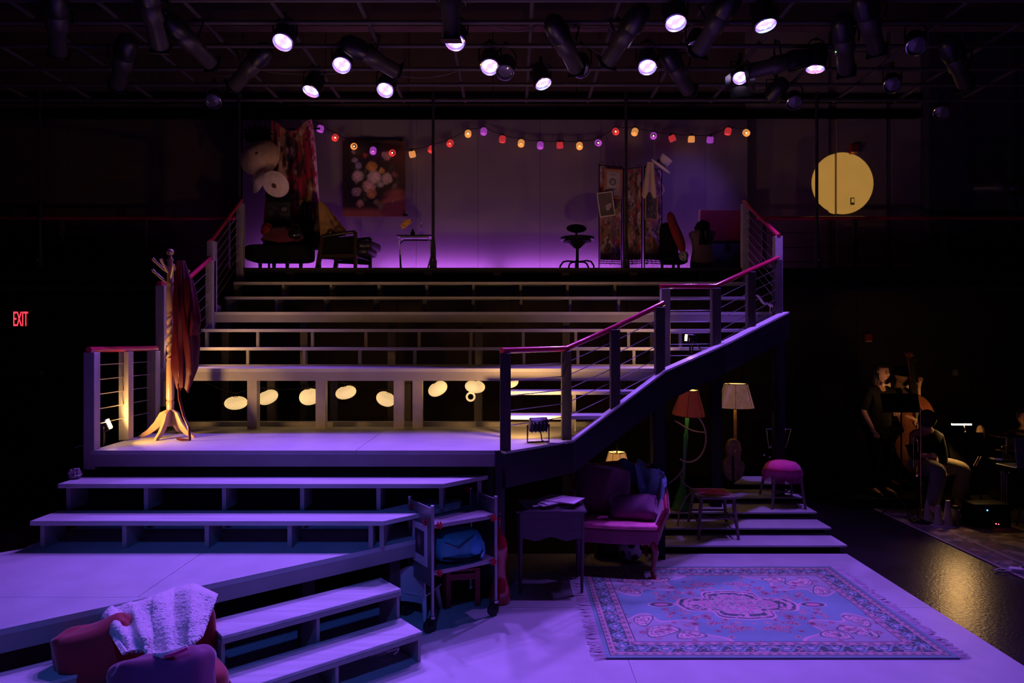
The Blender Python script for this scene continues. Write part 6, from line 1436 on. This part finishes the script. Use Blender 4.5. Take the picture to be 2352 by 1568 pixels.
# ---- seated person bent forward
sd8 = 8.62; X0 = PX(2110, sd8)
t = thing('person', 'seated player in black top and khaki trousers bending forward', 'person', (X0, sd8, -.03), 0, group='musicians')
def rel(px, py, d): p = W(px, py, d); return (p.x-X0, p.y-sd8, p.z+.03)
K = {'pel': (rel(2120, 1060, 8.72), (.15, .12)), 'spi': (rel(2122, 1035, 8.68), (.14, .12)), 'che': (rel(2128, 1005, 8.6), (.15, .12)), 'col': (rel(2128, 985, 8.54), (.09, .08)), 'nec': (rel(2128, 978, 8.5), .055), 'hd': (rel(2127, 968, 8.46), .06),
     'shl': (rel(2100, 1005, 8.55), .06), 'ell': (rel(2095, 1045, 8.45), .045), 'wrl': (rel(2118, 1046, 8.3), .03), 'shr': (rel(2156, 1005, 8.62), .06), 'elr': (rel(2166, 1045, 8.5), .045), 'wrr': (rel(2166, 1070, 8.4), .03),
     'hil': (rel(2108, 1070, 8.62), .10), 'knl': (rel(2158, 1078, 8.25), .072), 'anl': (rel(2140, 1165, 8.3), .05), 'tol': (rel(2150, 1178, 8.15), .04), 'hir': (rel(2150, 1070, 8.7), .10), 'knr': (rel(2216, 1076, 8.45), .072), 'anr': (rel(2200, 1150, 8.55), .05), 'tor': (rel(2212, 1168, 8.4), .04)}
EK = list(E_[:19]); hand_into(K, EK, 'wrr', rel(2168, 1092, 8.35), (1, 0, .1), 'rh', .7); hand_into(K, EK, 'wrl', rel(2140, 1046, 8.25), (0, 0, 1), 'lh', .5)
hc3 = rel(2128, 966, 8.42); hr3 = Euler((R(62), 0, R(25)))
body_part('body', K, EK, 'pel', 'skin_tone', t, lambda mb: head_mesh(mb, hc3, hr3)); face_bits(t, hc3, hr3)
sh = grow(K, ['pel', 'spi', 'che', 'col', 'shl', 'ell', 'wrl', 'shr', 'elr', 'wrr'], 1.1, .012); body_part('top', sh, [('pel', 'spi'), ('spi', 'che'), ('che', 'col'), ('che', 'shl'), ('shl', 'ell'), ('ell', 'wrl'), ('che', 'shr'), ('shr', 'elr'), ('elr', 'wrr')], 'che', 'shirt_black', t)
tr_ = grow(K, ['hir', 'knr', 'anr'], 1.25, .02); body_part('trouser_leg', tr_, [('hir', 'knr'), ('knr', 'anr')], 'hir', 'khaki', t, sub=2)
tr_ = grow(K, ['pel', 'hil', 'knl', 'anl'], 1.2, .018); body_part('trouser_leg', tr_, [('pel', 'hil'), ('hil', 'knl'), ('knl', 'anl')], 'pel', 'grey_denim', t)
for k in ('anr', 'anl'): p = K[k][0]; MB().ball((p[0]+.04, p[1]-.10, .05), (.05, .13, .045), 14, 8).build('shoe', 'ebony', t, smooth=True)
MB().ball(Vector(hc3)+Vector((0, -.015, .03)), (.098, .112, .112), 20, 14, fn=None).build('hair', 'hair_dark', t, smooth=True)
t = thing('drum_throne', 'round black stool under the seated player', 'stool', (PX(2128, 8.75), 8.75, -.03)); hz = K['pel'][0][2]-.16
MB().lathe([(.17, hz-.06), (.18, hz-.02), (.16, hz)], (0, 0, 0), 24).build('seat', 'black', t, smooth=True); MB().tube([(0, 0, .1), (0, 0, hz-.05)], .02, 8).build('column', 'black', t)
for k in range(3): a = k*2.094; MB().tube([(0, 0, .3), (.25*math.cos(a), .25*math.sin(a), 0)], .012, 6).build('leg', 'black', t)
# ---- three cone mutes and a bottle
spec('cone_white', (.52, .44, .40), .6, var=.08); spec('bottle_grey', (.22, .21, .24), .35)
for px, dd, hpx, lb in ((2131, 8.3, 52, 'leftmost of the three white cones on the band rug'), (2155, 8.12, 48, 'middle white cone, nearest the audience'), (2177, 8.1, 60, 'right and tallest of the three white cones')):
    t = thing('cone_mute', lb, 'cone', (PX(px, dd), dd, -.03), group='white cones'); h = hpx/F*dd
    MB().lathe([(.075, 0), (.075, .012), (.058, .016), (.055, .03), (.024, h), (.001, h+.004)], (0, 0, 0), 20).build('cone', 'cone_white', t, smooth=True); MB().lathe([(.085, 0), (.085, .006), (.07, .01)], (0, 0, 0), 20).build('rim', 'cone_white', t, smooth=True)
t = thing('water_bottle', 'grey water bottle standing right of the white cones', 'bottle', (PX(2194, 8.15), 8.15, -.03)); MB().lathe([(.045, 0), (.048, .02), (.048, .17), (.04, .19), (.03, .20)], (0, 0, 0), 18).build('body', 'bottle_grey', t, smooth=True); MB().lathe([(.03, .20), (.032, .235), (.02, .24)], (0, 0, 0), 14).build('lid', 'black', t, smooth=True)
# ---- drums
t = thing('drum_kit', 'dark drum kit with two brassy cymbals at the right edge', 'drum kit', (PX(2310, 8.9), 8.9, -.03)); o = t.location.copy()
for px, py, r, tl in ((2312, 995, .20, 4), (2306, 1026, .16, 3)):
    c = W(px, py, 8.7); cy_ = MB(o).lathe([(.001, .02), (.03, .012), (.035, .004), (r, -.012), (r, -.016), (.02, .0)], c, 30, rot=Euler((R(tl), R(-3), 0)), cap=False).build('cymbal', 'brass', t, smooth=True); MB(o).tube([c, (c.x, c.y, 0)], .009, 6).build('cymbal_stand', 'steel', t)
c = W(2300, 1062, 8.6); MB(o).lathe([(.17, -.08), (.175, -.07), (.17, .06), (.175, .07), (.001, .072)], c, 28).build('snare_drum', 'black_gloss', t, smooth=True); MB(o).lathe([(.178, .055), (.178, .075)], c, 28, cap=False).build('hoop', 'steel', t, smooth=True); MB(o).tube([(c.x, c.y, c.z-.08), (c.x, c.y, -.03)], .012, 6).build('snare_stand', 'steel', t)
c = Vector((PX(2330, 9.1), 9.1, .26)); MB(o).lathe([(.28, -.2), (.29, -.19), (.29, .19), (.28, .2)], c, 32, rot=Euler((R(90), 0, 0))).build('bass_drum', 'black_gloss', t, smooth=True)
for k in range(2): p = W(2236+k*6, 1070, 8.3); q = W(2248+k*6, 1048, 8.35); MB(o).tube([p, q], .007, 6).build('stick', 'birch', t)
# drummer
dd = 9.3; X1 = PX(2352, dd); t = thing('person', 'drummer with glasses half cut off by the right picture edge', 'person', (X1, dd, -.03), R(-6), group='musicians')
D_ = {'pel': ((0, .05, .52), (.15, .12)), 'spi': ((0, .04, .70), (.14, .11)), 'che': ((0, .02, .88), (.16, .12)), 'col': ((0, 0, .98), (.08, .07)), 'nec': ((0, -.01, 1.03), .05), 'hd': ((0, -.03, 1.09), .055), 'shl': ((-.18, 0, .95), .058), 'ell': ((-.24, -.12, .74), .042), 'wrl': ((-.16, -.34, .78), .028), 'shr': ((.18, 0, .95), .058), 'elr': ((.24, -.12, .74), .042), 'wrr': ((.16, -.34, .78), .028),
      'hil': ((-.10, .0, .48), .09), 'knl': ((-.18, -.38, .48), .065), 'anl': ((-.18, -.36, .08), .045), 'tol': ((-.19, -.48, .03), .035), 'hir': ((.10, 0, .48), .09), 'knr': ((.18, -.38, .48), .065), 'anr': ((.18, -.36, .08), .045), 'tor': ((.19, -.48, .03), .035)}
ED = list(E_[:19]); hand_into(D_, ED, 'wrl', (-.14, -.46, .78), (1, 0, .2), 'lh', .8); hand_into(D_, ED, 'wrr', (.14, -.46, .78), (1, 0, .2), 'rh', .8)
hc4 = (-.01, -.05, 1.145); hr4 = Euler((R(10), 0, R(-18))); body_part('body', D_, ED, 'pel', 'skin_tone', t, lambda mb: head_mesh(mb, hc4, hr4)); face_bits(t, hc4, hr4, 1, True)
sh = grow(D_, ['pel', 'spi', 'che', 'col', 'shl', 'ell', 'shr', 'elr'], 1.12, .012); body_part('shirt', sh, [('pel', 'spi'), ('spi', 'che'), ('che', 'col'), ('che', 'shl'), ('shl', 'ell'), ('che', 'shr'), ('shr', 'elr')], 'che', 'shirt_black', t)
tr_ = grow(D_, ['pel', 'hil', 'knl', 'anl', 'hir', 'knr', 'anr'], 1.12, .014); body_part('trousers', tr_, [('pel', 'hil'), ('hil', 'knl'), ('knl', 'anl'), ('pel', 'hir'), ('hir', 'knr'), ('knr', 'anr')], 'pel', 'trouser_black', t)
MB().ball(Vector(hc4)+Vector((0, .03, .04)), 1, 24, 16, rot=hr4, fn=hair_fn).build('hair', 'hair_dark', t, smooth=True)
t2 = thing('drummer_stool', 'black stool hidden under the drummer', 'stool', (X1, dd+.04, -.03)); MB().lathe([(.17, .33), (.18, .37), (.16, .385)], (0, 0, 0), 22).build('seat', 'black', t2, smooth=True); MB().tube([(0, 0, .1), (0, 0, .34)], .02, 8).build('column', 'black', t2)
for k in range(3): a = k*2.094; MB().tube([(0, 0, .2), (.22*math.cos(a), .22*math.sin(a), 0)], .012, 6).build('leg', 'black', t2)
area(W(2352, 1010, 8.8), W(2345, 962, 9.2), .25, (1, .5, .2), .1, .1, 'drummer_fill')  # warm fill added for the drummer's face, no lamp stands here
# laptop on its stand
spec('laptop_lid', (.40, .40, .46), .4, .3)
dd = 8.1; lx = PX(2372, dd); t = thing('laptop', 'open laptop with violet-lit lid at the right picture edge', 'laptop', (lx, dd, PZ(1072, dd)), R(6)); w, h = .32, .34
MB().box((0, 0, h/2), (.45, .012, h), rx=R(-6)).build('lid', 'laptop_lid', t, bevel=.005); MB().box((0, .14, -.008), (.45, .30, .014)).build('base', 'laptop_lid', t, bevel=.004)
t = thing('laptop_table', 'black stand carrying the laptop', 'stand', (lx, dd+.14, -.03)); hz = PZ(1072, dd)+.03-.02; MB().box((0, 0, hz-.012), (.46, .32, .02)).build('top', 'black', t)
for sx in (-1, 1): MB().tube([(sx*.18, -.12, 0), (sx*-.18, .12, hz-.02)], .012, 6).build('leg', 'black', t); MB().tube([(sx*.18, .12, 0), (sx*-.18, -.12, hz-.02)], .012, 6).build('leg', 'black', t)
# ---- band rug
BX0, BX1, BY0, BY1 = 4.74, 8.2, 5.9, 9.75
def band_col(u, v):
    x = u*(BX1-BX0); y = v*(BY1-BY0); e = np.minimum(np.minimum(x, BX1-BX0-x), np.minimum(y, BY1-BY0-y))
    c = np.ones(u.shape+(3,))*np.array((.14, .07, .065)); c = mixc(c, (fbm(x*9, y*9, 4)-.5)*7, (.34, .25, .22)); c = mixc(c, (fbm(x*14, y*14, 8)-.56)*8, (.05, .05, .08)); c = mixc(c, np.where((e > .03) & (e < .06), 1, 0), (.05, .04, .06)); c = mixc(c, np.where(e < .03, 1, 0), (.36, .26, .22)); c = mixc(c, np.where((e > .30) & (e < .33), 1, 0), (.3, .22, .2)); return c
P = Vector((BX0, BY0, -.038)); br = paint_mesh('band_rug', lambda u, v: (BX0+(BX1-BX0)*u, BY0+(BY1-BY0)*v, -.031), 170, 190, band_col, 'rug_pile', None, P, .008); br.location = P; tag(br, 'large dark patterned rug under the musicians', 'rug')
# power adapter with white cable
spec('white_cable', (.62, .60, .66), .5)
pa = Vector((PX(2335, 6.5), 6.5, -.027)); t = thing('power_adapter', 'white power adapter with a looped cable on the band rug', 'adapter', pa); MB().box((0, 0, .02), (.11, .07, .038), R(-20)).build('brick', 'white_cable', t, bevel=.006)
MB().tube([(-.05, 0, .012), (-.14, -.02, .008), (-.20, .02, .008), (-.12, .07, .008), (.02, .02, .008), (.18, -.10, .008), (.3, -.12, .008)], .005, 6).build('cable', 'white_cable', t, smooth=True)
MB().tube([(.05, .02, .02), (.12, .12, .01), (.2, .16, .008), (.34, .2, .008)], .005, 6).build('cable', 'white_cable', t, smooth=True)
# amplifier with tiny status lights
t = thing('amplifier', 'black amplifier box with blue and red status lights among the band', 'amplifier', (PX(2285, 8.0), 8.15, -.03)); MB().box((0, 0, .14), (.42, .26, .28)).build('cabinet', 'black', t, bevel=.01)
spec('dot_blue', (.1, .5, 1), .3, emit=(.1, .5, 1), es=6); spec('dot_red', (1, .1, .1), .3, emit=(1, .08, .12), es=6)
MB().ball((PX(2269, 8.01)-PX(2285, 8.0), -.132, PZ(1172, 8.01)+.03), .008, 8, 5).build('status_light', 'dot_blue', t); MB().ball((PX(2289, 8.01)-PX(2285, 8.0), -.132, PZ(1203, 8.01)+.03), .007, 8, 5).build('status_light', 'dot_red', t); MB().ball((PX(2295, 8.01)-PX(2285, 8.0), -.132, PZ(1204, 8.01)+.03), .006, 8, 5).build('status_light', 'dot_red', t)
# ================================================================== SMALL WALL THINGS
spec('exit_red', (.8, .1, .1), .4, emit=(1.0, .045, .075), es=1.6)
d = 11.15; c = W(46, 734, d); t = thing('exit_sign', 'red glowing exit sign on the dark wall at far left', 'exit sign', c); MB().box((0, .04, 0), (.36, .05, .32)).build('box', 'black', t)
x = text_mesh('EXIT', .30, 'exit_red', t, (0, .01, 0), (R(90), 0, 0), .004, sx=.50); 
vs = [v.co for v in x.data.vertices]; hgt = max(v.y for v in vs)-min(v.y for v in vs); wid = max(v.x for v in vs)-min(v.x for v in vs); x.scale = (33/F*d/wid, 33/F*d/hgt, 1)
spec('alarm_red', (.35, .01, .012), .5)
for px, py, dd, lb in ((1962, 342, 10.55, 'small dim red alarm box above the yellow disc'), (1994, 776, 11.25, 'small dim red alarm box on the lower wall right of the stairs')):
    c = W(px, py, dd); t = thing('alarm_box', lb, 'alarm', c); MB().box((0, 0, 0), (.12, .06, .14)).build('case', 'alarm_red', t, bevel=.01); MB().box((0, -.032, -.055), (.10, .006, .02)).build('label_strip', 'paper', t)
c = W(1958, 462, 10.59); t = thing('wall_switch', 'small outlined wall switch plate inside the yellow disc', 'switch', c); MB().box((0, 0, 0), (.06, .01, .11)).build('plate', 'black', t); MB().box((0, -.006, .01), (.04, .006, .06)).build('rocker', 'wall_cream', t)
c = W(2194, 856, 11.27); t = thing('wall_plate', 'small pale wall plate behind the drummer', 'switch', c); MB().box((0, 0, 0), (.09, .012, .10)).build('plate', 'wall_cream', t); MB().box((0, -.008, 0), (.03, .006, .05)).build('rocker', 'paper', t)
c = W(96, 857, 11.27); t = thing('wall_plate', 'small dim wall plate below the exit sign', 'switch', c); MB().box((0, 0, 0), (.05, .012, .12)).build('plate', 'wall_cream', t); MB().box((0, -.008, 0), (.02, .006, .05)).build('rocker', 'paper', t)
